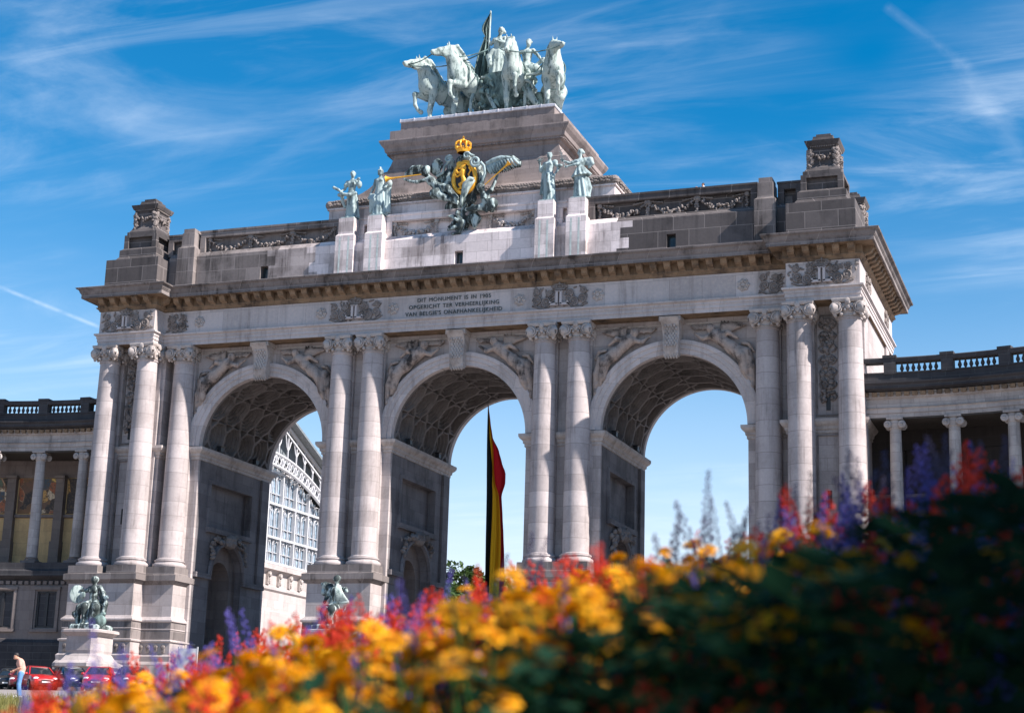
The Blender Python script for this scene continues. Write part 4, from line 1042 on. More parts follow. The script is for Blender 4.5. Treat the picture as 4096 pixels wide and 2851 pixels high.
# bronze banner
def sheet(mb, L, Rr, ny, nx, amp, thick, fy, ph=0.):
    rs = []
    def lerpl(P, t):
        k = t*(len(P)-1); i = min(int(k), len(P)-2); return P[i].lerp(P[i+1], k-i)
    G = []
    for j in range(ny+1):
        a, b = lerpl(L, j/ny), lerpl(Rr, j/ny); row = []
        for i in range(nx+1):
            p = a.lerp(b, i/nx); p = p + Vector((0, amp*(math.sin(fy*i/nx*2*PI + ph + j/ny*2.2)+.45*math.sin(2*fy*i/nx*2*PI + j/ny*5.))*(.3+.7*j/ny), 0)); row.append(p)
        G.append(row)
    o = len(mb.v)
    for d in (0, thick):
        for row in G:
            mb.v.extend([(p.x, p.y+d, p.z) for p in row])
    N = (nx+1)*(ny+1)
    for j in range(ny):
        for i in range(nx):
            a = o+j*(nx+1)+i; mb.f.append((a, a+1, a+nx+2, a+nx+1)); mb.f.append((a+N, a+nx+1+N, a+nx+2+N, a+1+N))
    for j in range(ny):
        for i in (0, nx):
            a = o+j*(nx+1)+i; mb.f.append((a, a+nx+1, a+nx+1+N, a+N))
    for i in range(nx):
        for j in (0, ny):
            a = o+j*(nx+1)+i; mb.f.append((a, a+1, a+1+N, a+N))
mb = MB()
Lp = [Q(*q, 5) for q in ((1188,70),(1140,125),(1090,200),(1080,255),(1108,310),(1132,345),(1085,440),(1035,540),(1005,670),(982,815))]
Rp = [Q(*q, 5) for q in ((1192,70),(1195,130),(1190,200),(1175,260),(1168,310),(1168,345),(1180,440),(1190,540),(1185,670),(1165,815))]
sheet(mb, Lp, Rp, 40, 26, .28, .1, 2.4)
mb.build('banner', M['bronze_green'], QG, 60)
mb = MB(); mb.tube([Q(1190,40,4.9), Q(1175,400,4.9), Q(1165,800,4.9)], [.05,.09,.09], 7); mb.blob(Q(1190,62,4.9), (.08,.08,.2)); mb.build('banner_pole', M['bronze'], QG, 60)
# reins
def cat(a, b, sag, n=10):
    a, b = Vector(a), Vector(b); return [a.lerp(b, i/n) - Vector((0,0,sag*4*(i/n)*(1-i/n))) for i in range(n+1)]
hand = Q(1190, 470, 4.6)
for a, b, sg in ((m1, m2, .25), (m1, hand, .75), (m2, hand, .5), (m3, Q(1290,465,4.4), .1), (m3, m4, .35), (m4, Q(1700,745,4.2), -.05)):
    mb = MB(); mb.tube(cat(a, b, sg), .045, 5); mb.build('rein', M['bronze_green'], QG, 60)
# ------------------------------------------------------------------ coat of arms on the attic
def E(zx, zy, y=-.3): return Vector((-7.82311+.00865*zx+.00034*zy, y, 32.35546-.0008*zx-.00846*zy))
CA = thing('coat_of_arms', 'gilded lion shield under a golden crown, held by dark bronze trumpeting winged figures', 'coat of arms', (0, .2, 22.5))
s = SDF(.12)                         # dark cartouche mount
s.ell(E(893,620,.2), (.95,.42,1.35)); s.ell(E(870,450,.25), (.6,.45,.5)); s.chain([E(760,450,.3), E(740,560,.25), E(660,600,.2)], [.22,.3,.2]); s.ell(E(800,640,.35), (.6,.5,1.0)); s.ell(E(880,780,.3), (.8,.5,.6)); s.ell(E(860,960,.3), (.5,.42,.9)); s.chain([E(830,1040,.2), E(840,1130,.3)], [.35,.15])
for k in range(14):
    r_ = random.Random(k+40); p = E(r_.uniform(780,960), r_.uniform(840,1090), .0); s.chain([p, p+Vector((r_.uniform(-.5,.5), -.1, r_.uniform(-.5,.2)))], [.17,.07])
s.ell(E(720,640,.25), (.9,.35,.9)); s.ell(E(960,600,.3), (.7,.4,1.2)); s.ell(E(780,850,.25), (.7,.35,.5)); s.ell(E(960,950,.1), (.5,.4,.6))
s.build('cartouche', M['bronze_dark'], CA, .06, .02)
mb = MB(); c = E(893,615,-.28)
mb.tube([(c.x+.80*math.cos(a)*(1-.06*math.sin(a)), c.y+.02, c.z+1.12*math.sin(a)) for a in [2*PI*i/40 for i in range(41)]], .165, 8); 
for q in (-1, 1): mb.lathe((c.x+q*.38, c.y-.08, c.z+1.0), [(.0,-.06),(.2,-.06),(.2,.1),(.0,.1)], 12, 'Y')
SH = mb.build('shield_frame', M['gold'], CA, 60)
mb = MB(); mb.lathe((0,0,0), [(.0,-.05),(.6,-.04),(.76,.05),(.76,.2),(0,.2)], 36, 'Y'); mb.v = [(c.x+x, c.y+y, c.z+z*1.45) for x, y, z in mb.v]; mb.build('shield_field', M['black'], SH, 60)
s = SDF(.05); yl = -.36                # rampant lion
L = lambda x, z: (c.x+x*1.12-.06, c.y-.09, c.z+z*1.08+.04)
s.chain([L(-.02,.35), L(.0,.0), L(.1,-.35)], [.22,.15,.19]); s.ell(L(-.08,.66), (.19,.09,.2)); s.ell(L(-.22,.6), (.12,.08,.09)); s.ell(L(.02,.58), (.2,.08,.24))
s.chain([L(-.1,.36), L(-.36,.3), L(-.48,.46)], [.1,.08,.09]); s.chain([L(-.1,.2), L(-.38,.05), L(-.5,.16)], [.1,.07,.09]); s.chain([L(.06,-.36), L(-.2,-.5), L(-.1,-.75), L(-.28,-.82)], [.16,.11,.07,.08]); s.chain([L(.18,-.4), L(.3,-.65), L(.2,-.88), L(.06,-.92)], [.16,.11,.07,.08])
s.chain([L(.24,-.4), L(.45,-.15), L(.36,.15), L(.5,.4), L(.4,.6)], [.05,.05,.05,.06,.09]); s.chain([L(-.16,.8), L(0,.86), L(.12,.78)], [.05,.06,.05])
s.build('lion', M['gold'], SH, .03)
mb = MB(); cc = E(880,385,-.25)        # crown
mb.lathe(cc, [(.46,-.1),(.5,-.06),(.5,.1),(.54,.16),(.5,.2),(.44,.2),(.44,-.1)], 28)
for k in range(8):
    a = 2*PI*k/8; ca, sa = math.cos(a), math.sin(a)
    mb.tube([(cc.x+r*ca, cc.y+r*sa, cc.z+z) for r, z in ((.5,.18),(.66,.45),(.64,.68),(.42,.86),(.16,.88),(0,.82))], [.07,.08,.075,.07,.06,.05], 6)
    mb.blob((cc.x+.53*ca, cc.y+.53*sa, cc.z+.28), (.1,.1,.14)); mb.blob((cc.x+.66*ca, cc.y+.66*sa, cc.z+.56), (.08,.08,.08)); mb.blob((cc.x+.5*math.cos(a+.39), cc.y+.5*math.sin(a+.39), cc.z+.27), (.06,.06,.09))
mb.blob((cc.x, cc.y, cc.z+1.0), (.13,.13,.13), None, 8, 6); mb.box(cc.x-.03, cc.x+.03, cc.y-.03, cc.y+.03, cc.z+1.1, cc.z+1.34); mb.box(cc.x-.1, cc.x+.1, cc.y-.03, cc.y+.03, cc.z+1.19, cc.z+1.25)
mb.v = [(cc.x+(x-cc.x)*.86, cc.y+(y-cc.y)*.86, cc.z-.1+(z-cc.z+.1)*.88) for x, y, z in mb.v]
mb.build('crown', M['gold'], CA, 60)
# volutes
def spiral(cn, r, a0, turns, w, tail):
    pts = [cn + Vector((r*(1-t*.85)*math.cos(a0+turns*2*PI*t), -.05, r*(1-t*.85)*math.sin(a0+turns*2*PI*t))) for t in [i/22 for i in range(23)]]
    pts = list(tail) + pts; mb = MB(); mb.tube(pts, [w*(1-.3*i/len(pts)) for i in range(len(pts))], 7); mb.build('volute', M['bronze_mid'], CA, 60)
spiral(E(1000,480,-.45), .42, -.3, -1.6, .12, [E(1000,695,-.2), E(1050,650,-.3), E(1078,580,-.38), E(1072,520,-.42)])
spiral(E(925,430,-.5), .25, .2, 1.4, .09, [E(985,430,-.4)]); spiral(E(760,455,-.3), .28, .5, 1.5, .1, [E(645,595,-.1), E(700,570,-.2), E(725,510,-.28)])
def emblem_fig(parts, name, label, mat, h=.05):
    o = parts.build(name, M['bronze_emblem'], CA, h, .012); o['label'] = label; return o
s = SDF(.08)
s.ell(E(572,565,-.55), (.25,.27,.31)); s.ell(E(572,545,-.5), (.3,.3,.24)); s.ell(E(530,575,-.7), (.06,.07,.07))
s.chain([E(585,610,-.4), E(610,650,-.45), E(650,690,-.4), E(700,725,-.35)], [.16,.32,.28,.36]); s.chain([E(590,640,-.6), E(500,672,-.75), E(440,665,-.75), E(385,645,-.7)], [.15,.12,.1,.09])
s.chain([E(700,730,-.3), E(650,770,-.7), E(735,800,-.6), E(835,835,-.4)], [.36,.34,.24,.16]); s.ell(E(655,785,-.7), (.36,.3,.24)); s.chain([E(690,700,-.35), E(760,720,-.6), E(830,800,-.5)], [.3,.26,.2])
for k in range(7):
    s.chain([E(680+18*k,690+8*k,-.66), E(740+14*k,715+14*k,-.76), E(800+8*k,790+12*k,-.62)], [.07,.08,.05], .03)
emblem_fig(s, 'winged_figure', 'winged figure blowing a level golden trumpet', M['bronze_mid'])
s = SDF(.08)
s.ell(E(1050,722,-.65), (.26,.27,.28)); s.ell(E(1048,705,-.6), (.29,.29,.22)); s.chain([E(1055,750,-.5), E(1080,790,-.45), E(1095,840,-.35)], [.18,.33,.36])
s.chain([E(1090,770,-.5), E(1140,735,-.65), E(1170,670,-.65), E(1192,610,-.6)], [.16,.13,.1,.1]); s.chain([E(1095,840,-.35), E(1150,850,-.6), E(1135,900,-.45)], [.38,.36,.2]); s.chain([E(1100,860,-.3), E(1000,890,-.55), E(920,900,-.45)], [.3,.22,.14])
for k in range(5): s.chain([E(1090+20*k,810+12*k,-.85), E(1120+14*k,860+8*k,-.9), E(1060+10*k,905+6*k,-.7)], [.06,.07,.05], .03)
emblem_fig(s, 'winged_figure', 'winged figure raising a golden trumpet', M['bronze_mid'])
s = SDF(.08)
s.ell(E(850,940,-.6), (.2,.2,.23)); s.chain([E(855,965,-.5), E(880,1010,-.5), E(870,1050,-.5)], [.13,.24,.22]); s.chain([E(870,1050,-.5), E(820,1060,-.6), E(765,1080,-.55)], [.17,.14,.09]); s.chain([E(880,1050,-.5), E(860,1100,-.5), E(800,1115,-.5)], [.16,.12,.08]); s.chain([E(880,990,-.55), E(850,1000,-.7), E(830,985,-.7)], [.1,.09,.08])
emblem_fig(s, 'putto', 'small child figure at the foot of the cartouche', M['bronze_mid'])
s = SDF(.05)
for k in range(9): s.chain([E(930+6*k,960+9*k,-.3), E(985,945+13*k,-.5), E(1045-7*k,975+11*k,-.35)], [.08,.09,.04], .03)
s.build('drapery', M['bronze_dark'], CA, .05)
def trumpet(a, b):
    a, b = Vector(a), Vector(b); d = b-a; mb = MB(); q = [0,.55,.8,.9,.96,1.0]
    mb.tube([a+d*t for t in q], [.035,.05,.07,.1,.17,.24], 12, False); mb.build('trumpet', M['gold'], CA, 60)
trumpet(E(540,608,-.82), E(232,652,-.9)); trumpet(E(1095,700,-.85), E(1305,505,-.8))
def wing(pts, name, mat, n, ly=0.):
    """feathers fanned from a leading edge: pts = [(edge point, feather tip)]"""
    mb = MB()
    for k in range(n):
        t = k/(n-1)*(len(pts)-1); i = min(int(t), len(pts)-2); u = t-i
        a = pts[i][0].lerp(pts[i+1][0], u); b = pts[i][1].lerp(pts[i+1][1], u); d = b-a
        mid = a+d*.5+Vector((0, -.1, -.03)); w = .13*(.7+.5*(k%2)*.3)
        mb.tube([a, a+d*.25+Vector((0,-.07,0)), mid, a+d*.8+Vector((0,-.05,-.03)), b], [.12,.13,.12,.09,.025], 6)
    mb.tube([p[0]+Vector((0,-.08,0)) for p in pts], [.17]+[.19]*(len(pts)-2)+[.1], 8)
    mb.build(name, mat, CA, 60)
wing([(E(1085,505,-.1),E(1095,570,-.1)), (E(1150,465,-.15),E(1170,575,-.1)), (E(1230,445,-.2),E(1265,560,-.2)), (E(1310,442,-.2),E(1350,530,-.3)), (E(1370,475,-.2),E(1378,525,-.3))], 'wing', M['bronze_dark'], 22)
wing([(E(1090,500,-.25),E(1130,590,-.3)), (E(1150,470,-.3),E(1200,575,-.35)), (E(1220,450,-.35),E(1290,550,-.4)), (E(1310,447,-.3),E(1378,510,-.4))], 'wing', M['bronze_mid'], 11)
wing([(E(545,575,-.3),E(560,610,-.3)), (E(520,530,-.35),E(500,590,-.3)), (E(450,535,-.35),E(430,600,-.3)), (E(390,575,-.3),E(378,610,-.3))], 'wing', M['bronze_dark'], 14)
wing([(E(690,490,-.1),E(650,600,-.1)), (E(660,462,-.15),E(620,590,-.1)), (E(625,470,-.1),E(590,560,-.1))], 'wing', M['bronze_dark'], 12)
wing([(E(1000,660,-.8),E(960,730,-.85)), (E(975,650,-.9),E(930,810,-.9)), (E(930,700,-.9),E(893,870,-.9)), (E(905,775,-.85),E(895,890,-.85))], 'wing', M['bronze'], 16)
# ------------------------------------------------------------------ seated bronzes on stone pedestals before the piers
OCT = lambda cx, cy, h, c: [(cx-h,cy-h+c),(cx-h+c,cy-h),(cx+h-c,cy-h),(cx+h,cy-h+c),(cx+h,cy+h-c),(cx+h-c,cy+h),(cx-h+c,cy+h),(cx-h,cy+h-c)]
def pedestal(cx, cy, zt, label):
    t = thing('stone_pedestal', label, 'pedestal', (cx, cy, G0), 'stone pedestals of the seated statues')
    pl = OCT(cx, cy, 1.18, .3)
    mb = MB(); mb.stack(pl, [(.0,zt-.42),(.02,zt-1.35),(-.02,zt-1.5),(-.02,zt-1.6)], True, True); mb.build('pedestal_die', M['stone_pale'], t)
    mb = MB(); mb.stack(pl, [(.02,zt-.44),(.12,zt-.36),(.3,zt-.22),(.36,zt-.2),(.36,zt-.06),(.25,zt)], True, True); mb.build('pedestal_cap', M['stone_pale'], t)
    mb = MB(); mb.stack(pl, [(.02,zt-1.58),(.12,zt-1.75),(.35,zt-2.0),(.7,zt-2.16),(.74,zt-2.2),(.74,zt-2.4),(.5,zt-2.5),(.5,zt-3.4),(.8,zt-3.5),(.8,G0)], True, True); mb.build('pedestal_foot', M['stone_pale'], t)
ZP = -5.5
pedestal(-21.95, -8, ZP, 'pale stained stone pedestal under the statue holding a round palette')
pedestal(-4.5, -8, ZP, 'stone pedestal under the statue holding a small sail, half hidden by flowers')
def Pp(zx, zy, y=0.): return Vector(((zx-530)*.0043, y, (960-zy)*.0043))
def seat_statue(cx, label, s, extras, mat):
    t = thing('seated_statue', label, 'statue', (cx, -8, ZP))
    T = Matrix.Translation((cx, -8, ZP)); s.xform(T); s.build('figure', mat, t, .045, .01)
    mb = MB(); mb.stack(OCT(cx,-8,1.15,.3), [(0,ZP+.0),(0,ZP+.22),(-.1,ZP+.34)]); mb.build('statue_base', mat, t)
    for nm, e, mm in extras: e.xform(T); e.build(nm, mm, t, .04)
s = SDF(.08)
s.ell(Pp(545,205,-.15), (.2,.22,.25)); s.ell(Pp(545,190,-.08), (.25,.26,.22)); s.ell(Pp(570,215,-.36), (.04,.05,.06)); s.chain([Pp(548,265,-.1), Pp(545,300,-.05)], [.12,.12]); s.cap(Pp(465,325,-.02), Pp(630,315,-.02), .15)
s.chain([Pp(545,340,-.05), Pp(540,430,-.05), Pp(535,520,0), Pp(540,570,.1)], [.3,.27,.26,.36]); s.ell(Pp(505,370,-.28), (.13,.12,.13)); s.ell(Pp(585,365,-.28), (.13,.12,.13))
s.chain([Pp(460,325,0), Pp(405,360,-.1), Pp(345,355,-.3)], [.15,.12,.09]); s.chain([Pp(635,320,0), Pp(700,400,.05), Pp(745,520,-.2)], [.16,.13,.1])
s.chain([Pp(500,560,0), Pp(500,610,-.75), Pp(505,760,-.7), Pp(500,860,-.75)], [.32,.24,.17,.1]); s.chain([Pp(590,560,0), Pp(690,630,-.7), Pp(620,770,-.6), Pp(580,860,-.6)], [.32,.27,.22,.12]); s.ell(Pp(490,880,-.85), (.12,.25,.08)); s.ell(Pp(570,880,-.75), (.12,.22,.08))
s.drape(Pp(560,600,-.1), Pp(550,880,-.05), (.65,.5), (.8,.6), 11, .16, .5); s.chain([Pp(410,560,-.1), Pp(320,620,-.1), Pp(300,740,-.2), Pp(330,860,-.2)], [.2,.26,.2,.16]); s.ell(Pp(280,740,-.3), (.26,.2,.16), rotm(0,.5)); s.chain([Pp(300,690,-.2), Pp(250,700,-.3), Pp(225,690,-.3)], [.16,.1,.03])
s.chain([Pp(660,420,.1), Pp(720,560,.1), Pp(680,700,.1)], [.2,.24,.3])
e1 = SDF(.03); e1.ell(Pp(285,420,-.3), (.52,.09,.62), rotm(0,0,.5)); e1.ell(Pp(240,330,-.32), (.2,.1,.2), rotm(0,0,.5)); e1.ell(Pp(390,430,-.35), (.2,.12,.22))
e2 = SDF(.04); e2.ell(Pp(755,830,-.5), (.42,.42,.42)); e2.chain([Pp(730,760,-.5), Pp(820,720,-.5)], [.16,.12]); e2.cap(Pp(660,780,-.6), Pp(690,900,-.6), .1)
e3 = SDF(.03); e3.chain([Pp(745,680,-.2), Pp(770,560,-.25), Pp(795,490,-.25)], [.06,.05,.06])
for k in range(8): blade(e3, Pp(795,490,-.25), Pp(795+60*math.cos(.1+k*.42), 480-55*math.sin(.1+k*.42), -.3), .06)
for k in range(5): blade(e3, Pp(765,600,-.25), Pp(765+50*math.cos(k*.8-.6), 590-40*math.sin(k*.8-.6), -.3), .05)
seat_statue(-21.95, 'seated bronze woman holding a round palette beside a vase, left of the arches', s, (('palette', e1, M['bronze']), ('vase', e2, M['bronze_green']), ('flower_sprig', e3, M['bronze_mid'])), M['bronze_dark'])
def P2(zx, zy, y=0.): return Vector(((zx-560)*.0034, y, (1270-zy)*.0034))
s = SDF(.08)
s.ell(P2(620,340,-.1), (.2,.22,.25)); s.ell(P2(625,315,-.05), (.22,.24,.2)); s.ell(P2(580,350,-.28), (.05,.05,.06)); s.chain([P2(620,410,-.05), P2(600,470,0)], [.12,.13]); s.cap(P2(500,530,0), P2(690,520,0), .16)
s.chain([P2(590,560,0), P2(570,700,0), P2(560,850,.1)], [.33,.28,.38]); s.chain([P2(500,530,0), P2(440,640,-.1), P2(430,760,-.35)], [.16,.13,.1]); s.chain([P2(690,520,0), P2(800,520,-.1), P2(860,560,-.3)], [.16,.13,.1])
s.chain([P2(600,860,0), P2(640,900,-.7), P2(610,1080,-.6), P2(640,1190,-.7)], [.34,.28,.2,.12]); s.chain([P2(520,860,0), P2(480,930,-.65), P2(480,1090,-.6), P2(450,1200,-.7)], [.32,.27,.2,.12]); s.drape(P2(560,880,0), P2(570,1230,0), (.6,.45), (.75,.55), 11, .16, 1.)
s.chain([P2(540,520,.2), P2(430,470,.3), P2(330,430,.3), P2(270,410,.3)], [.2,.26,.22,.1]); s.chain([P2(400,520,.3), P2(320,560,.3), P2(300,480,.3)], [.2,.2,.1]); s.chain([P2(820,840,0), P2(800,930,-.1)], [.12,.12])
e1 = SDF(.04); 
for k in range(9):
    t = k/8; e1.cap(P2(690+50*t*.6, 450+300*t, -.55-.2*math.sin(PI*t)), P2(730+180*t, 470+280*t, -.35-.25*math.sin(PI*t)), .07, .07, .1)
e1.cap(P2(690,440,-.55), P2(660,790,-.55), .05); e1.cap(P2(640,780,-.5), P2(910,770,-.4), .09)
seat_statue(-4.5, 'seated bronze figure holding a small white sail, before the second pier from the left', s, (('sail', e1, M['bronze']),), M['bronze_dark'])
# ================================================================== COLONNADE WINGS
def mosaic_mat():
    m, nt, b = nodes_mat('figured_mosaic')
    geo = NN(nt, 'ShaderNodeNewGeometry')
    mp = NN(nt, 'ShaderNodeMapping', {'Vector': geo.outputs['Position'], 'Scale': (1.0, 1.0, .8)})
    wn = NN(nt, 'ShaderNodeTexNoise', {'Vector': mp.outputs[0], 'Scale': 1.3, 'Detail': 4})
    v = NN(nt, 'ShaderNodeTexVoronoi', {'Vector': mixc(nt, .25, mp.outputs[0], wn.outputs[1], 'ADD'), 'Scale': 1.5}, feature='SMOOTH_F1'); v.inputs['Smoothness'].default_value = .1
    sp_ = NN(nt, 'ShaderNodeSeparateColor', {0: v.outputs['Color']})
    cr = nt.nodes.new('ShaderNodeValToRGB'); cr.color_ramp.interpolation = 'CONSTANT'
    cols = [(0,(.035,.03,.028)),(.18,(.20,.1,.04)),(.34,(.10,.05,.03)),(.48,(.36,.2,.06)),(.58,(.03,.05,.07)),(.68,(.38,.3,.2)),(.78,(.22,.07,.03)),(.88,(.06,.09,.06)),(.95,(.45,.3,.08))]
    el = cr.color_ramp.elements; el[0].position = 0; el[0].color = (*cols[0][1],1); el[1].position = cols[1][0]; el[1].color = (*cols[1][1],1)
    for p, c in cols[2:]:
        e = el.new(p); e.color = (*[min(.8, q*1.7) for q in c], 1)
    nt.links.new(sp_.outputs[0], cr.inputs[0])
    n = NN(nt, 'ShaderNodeTexNoise', {'Vector': geo.outputs['Position'], 'Scale': 7., 'Detail': 4}).outputs[0]
    c = mixc(nt, ramp(nt, n, .4, .7), cr.outputs[0], (.12,.08,.05)); nt.links.new(c, b.inputs['Base Color']); b.inputs['Roughness'].default_value = .6
    return m
M['mosaic'] = mosaic_mat()
M['ochre_wall'] = stone_mat('ochre_wall', (.58,.40,.20), (.32,.22,.12), (.34,.24,.13), soot=.4, streak=.4, bw=2.4, bh=.9)
M['blind'] = plain_mat('window_blind', (.80,.86,.90), .5, 0, .12, 2.)
M['stone_wingshade'] = stone_mat('wing_back_wall', (.2,.165,.145), (.1,.085,.08), (.12,.1,.1), bw=1.5, bh=.7)
M['wall_shaded'] = stone_mat('shaded_back_wall', (.034,.029,.027), (.018,.016,.016), (.05,.04,.04), soot=.5, streak=.4)  # shade inside the right wing put into the colour of wall and piers
M['timber_dark'] = plain_mat('dark_coffered_ceiling', (.05,.042,.036), .8)
# balusters share one mesh
mbb = MB(); mbb.lathe((0,0,0), [(.1,0),(.1,.06),(.06,.1),(.075,.14),(.125,.26),(.12,.33),(.07,.46),(.055,.54),(.085,.58),(.085,.64)], 10)
mbb.box(-.11,.11,-.11,.11,-.03,.02); mbb.box(-.11,.11,-.11,.11,.62,.67); ME_BAL = mbb.mesh('baluster', 50)
BAY = 3.55; RC = 30.
def wing(sg, label, nb, wm, mm, pm):
    W = thing('colonnade_wing', label, 'colonnade', (sg*36, 0, G0))
    def P(a, r, z): return (sg*(29 + r*math.sin(a)), -RC + r*math.cos(a), z)
    a0, a1 = -.058, (nb*BAY+.3)/RC
    N = nb*4; angs = [a0+(a1-a0)*i/N for i in range(N+1)]
    def sweep(name, prof, mat, par=W, A=None):
        mb = MB(); mb.rings([[P(a, r, z) for r, z in prof] for a in (A or angs)], True, True); return mb.build(name, mat, par, 25)
    sweep('podium_wall', [(29.5,-1.75),(29.5,-5.6),(33.9,-5.6),(33.9,-1.75)], M['stone_black'])   # core; facing below
    sweep('podium_plinth', [(29.1,G0),(33.95,G0),(33.95,-5.6),(29.3,-5.58),(29.2,-5.75),(29.1,-5.8)], M['stone_black'])
    sweep('podium_cornice', [(29.42,-1.78),(29.42,-1.35),(29.05,-1.2),(28.85,-1.1),(28.85,-.75),(29.1,-.6),(29.1,-.12),(33.9,-.1),(33.9,-1.78)], M['stone_black'])
    sweep('entablature', [(29.66,8.15),(29.66,8.4),(29.6,8.42),(29.6,8.66),(29.5,8.72),(29.66,8.78),(29.66,9.28),(29.55,9.34),(29.5,9.36),(29.5,9.74),(33.8,9.74),(33.8,8.15)], M['stone_wing'])
    sweep('cornice', [(29.5,9.72),(29.05,9.8),(28.95,9.84),(28.95,10.02),(28.8,10.16),(28.8,10.22),(29.4,10.3),(34.2,10.3),(34.2,9.72)], M['stone_black'])
    sweep('parapet_base', [(29.35,10.28),(29.35,10.82),(29.3,10.84),(29.3,10.92),(29.95,10.92),(29.95,10.28)], M['stone_black'])
    sweep('handrail', [(29.36,11.52),(29.3,11.56),(29.26,11.7),(29.26,11.8),(29.36,11.86),(29.94,11.86),(30.0,11.8),(29.98,11.56),(29.9,11.52)], M['stone_black'])
    sweep('ceiling', [(29.7,8.05),(29.7,8.14),(33.7,8.14),(33.7,8.05)], M['timber_dark'])
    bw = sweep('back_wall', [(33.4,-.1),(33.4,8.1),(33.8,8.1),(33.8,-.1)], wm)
    sweep('dark_frieze', [(33.32,6.75),(33.32,8.05),(33.42,8.05),(33.42,6.75)], M['stone_brown'] if sg < 0 else wm, bw)
    sweep('mosaic_ledge', [(33.2,3.75),(33.2,3.95),(33.42,3.98),(33.42,3.7)], M['stone_brown'], bw)
    # dentils under the cornice, irregular ochre blocks
    mb = MB()
    for i in range(int((a1-a0)*RC/.5)):
        a = a0 + (i+.5)*.5/RC
        R = Matrix.Rotation(-sg*a, 3, 'Z'); mb.obox(P(a, 29.42, 9.56), R, (.16,.12,.11))
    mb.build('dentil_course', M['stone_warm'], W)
    mb = MB()
    for i in range(int((a1-a0)*RC/.5)):
        a = a0 + (i+.5)*.5/RC; mb.obox(P(a, 29.36, -1.55), Matrix.Rotation(-sg*a, 3, 'Z'), (.15,.1,.12))
    mb.build('podium_dentils', M['stone_brown'], W)
    for k in range(-1, nb):
        ac = (k*BAY)/RC; am = ((k+.5)*BAY)/RC; R = Matrix.Rotation(-sg*ac, 3, 'Z'); Rm = Matrix.Rotation(-sg*am, 3, 'Z')
        # facing of the podium with a two-light window
        aL, aR = ac, ac+BAY/RC
        U = (Vector(P(aR,29.38,0))-Vector(P(aL,29.38,0))); Lw = U.length; U.normalize(); O = Vector(P(aL,29.38,0))
        Nn = Vector((U.y, -U.x, 0))*(1 if sg > 0 else -1)
        mb = MB(); c = Lw/2
        win = [(c-.78,-4.75),(c+.78,-4.75),(c+.78,-2.15),(c-.78,-2.15)]
        mb.holed(O, U, (0,0,1), Nn, [(0,-5.62),(Lw,-5.62),(Lw,-1.72),(0,-1.72)], [(win, .55, False)])
        mb.build('podium_facing', M['stone_brown'], W)
        Rw = Matrix((U, -Nn, Vector((0,0,1)))).transposed()
        fr = MB()
        for dx in (-.75, 0, .75): fr.obox(O+U*(c+dx)+Vector((0,0,-3.45))-Nn*.2, Rw, (.1,.12,1.3))
        for dz in (-4.7,-2.2): fr.obox(O+U*c+Vector((0,0,dz))-Nn*.2, Rw, (.8,.12,.08))
        wf = fr.build('window', M['black'], W)
        pn = MB(); pn.obox(O+U*c+Vector((0,0,-3.45))-Nn*.24, Rw, (.74,.02,1.28))
        pn.build('blind', M['blind'], wf)
        b2 = MB()
        for i in range(11):
            if i in (0,5,10): continue
            b2.obox(O+U*(c-.72+.144*i)+Vector((0,0,-3.45))-Nn*.2, Rw, (.014,.014,1.27))
        b2.build('window_bars', M['black'], wf)
        b3 = MB()
        for dx in (-1.0, 1.0): b3.obox(O+U*(c+dx)+Vector((0,0,-3.45))+Nn*.05, Rw, (.1,.06,1.45))
        b3.obox(O+U*c+Vector((0,0,-1.95))+Nn*.07, Rw, (1.15,.09,.1)); b3.obox(O+U*c+Vector((0,0,-4.95))+Nn*.08, Rw, (1.15,.1,.1))
        b3.build('window_surround', M['stone_brown'], wf)
        # balustrade
        if k >= 0:
            q = MB(); q.obox(P(ac, 29.62, 11.35), R, (.36,.34,.55)); q.obox(P(ac, 29.62, 11.9), R, (.42,.4,.09)); q.build('balustrade_pier', M['stone_black'], W)
            for i in range(7):
                a = ac + (.55 + (BAY-1.1)*(i+.5)/7)/RC
                if a > a1: continue
                o = link('baluster', ME_BAL, M['stone_black'], W); o.matrix_parent_inverse = W.matrix_basis.inverted(); o.location = P(a, 29.62, 10.9)
        # mosaic panel
        A = [am-1.35/RC+2.7/RC*i/4 for i in range(5)]
        sweep('mosaic_panel', [(33.3,4.05),(33.3,6.7),(33.42,6.7),(33.42,4.05)], mm, bw, A)
        if k < 0: continue
        # columns and the engaged piers behind them
        x, y, _ = P(ac+.006, 30.05, 0)
        mb = MB(); pr = [(.41,.3)]+[(.41-.065*(t/14)**1.6, .34+7.1*t/14) for t in range(15)]+[(.4,7.5),(.4,7.56),(.34,7.58)]
        mb.lathe((x,y,0), pr, 24); sh = mb.build('wing_column', M['stone_wing'], W, 40)
        mb = MB(); mb.lathe((x,y,0), [(.52,.06),(.56,.12),(.52,.18),(.45,.2),(.47,.26),(.49,.3),(.42,.34)], 24); mb.obox((x,y,-.02), R, (.58,.58,.1)); mb.build('column_base', M['stone_brown'], sh, 40)
        mb = MB(); mb.obox((x,y,8.08), R, (.5,.5,.07)); mb.lathe((x,y,0), [(.35,7.5),(.44,7.66),(.44,7.9),(.4,8.0)], 20)
        for sx in (-1, 1):
            for sy in (-1, 1):
                cc = Vector((x,y,7.72)) + R @ Vector((sx*.42, sy*.4, 0))
                mb.lathe(cc, [(.0,-.08),(.2,-.08),(.25,0),(.2,.08),(0,.08)], 14, 'Y'); mb.blob(cc+R @ Vector((0,sy*.1,0)), (.08,.05,.08))
        mb.build('capital', M['stone_wing'], sh, 45)
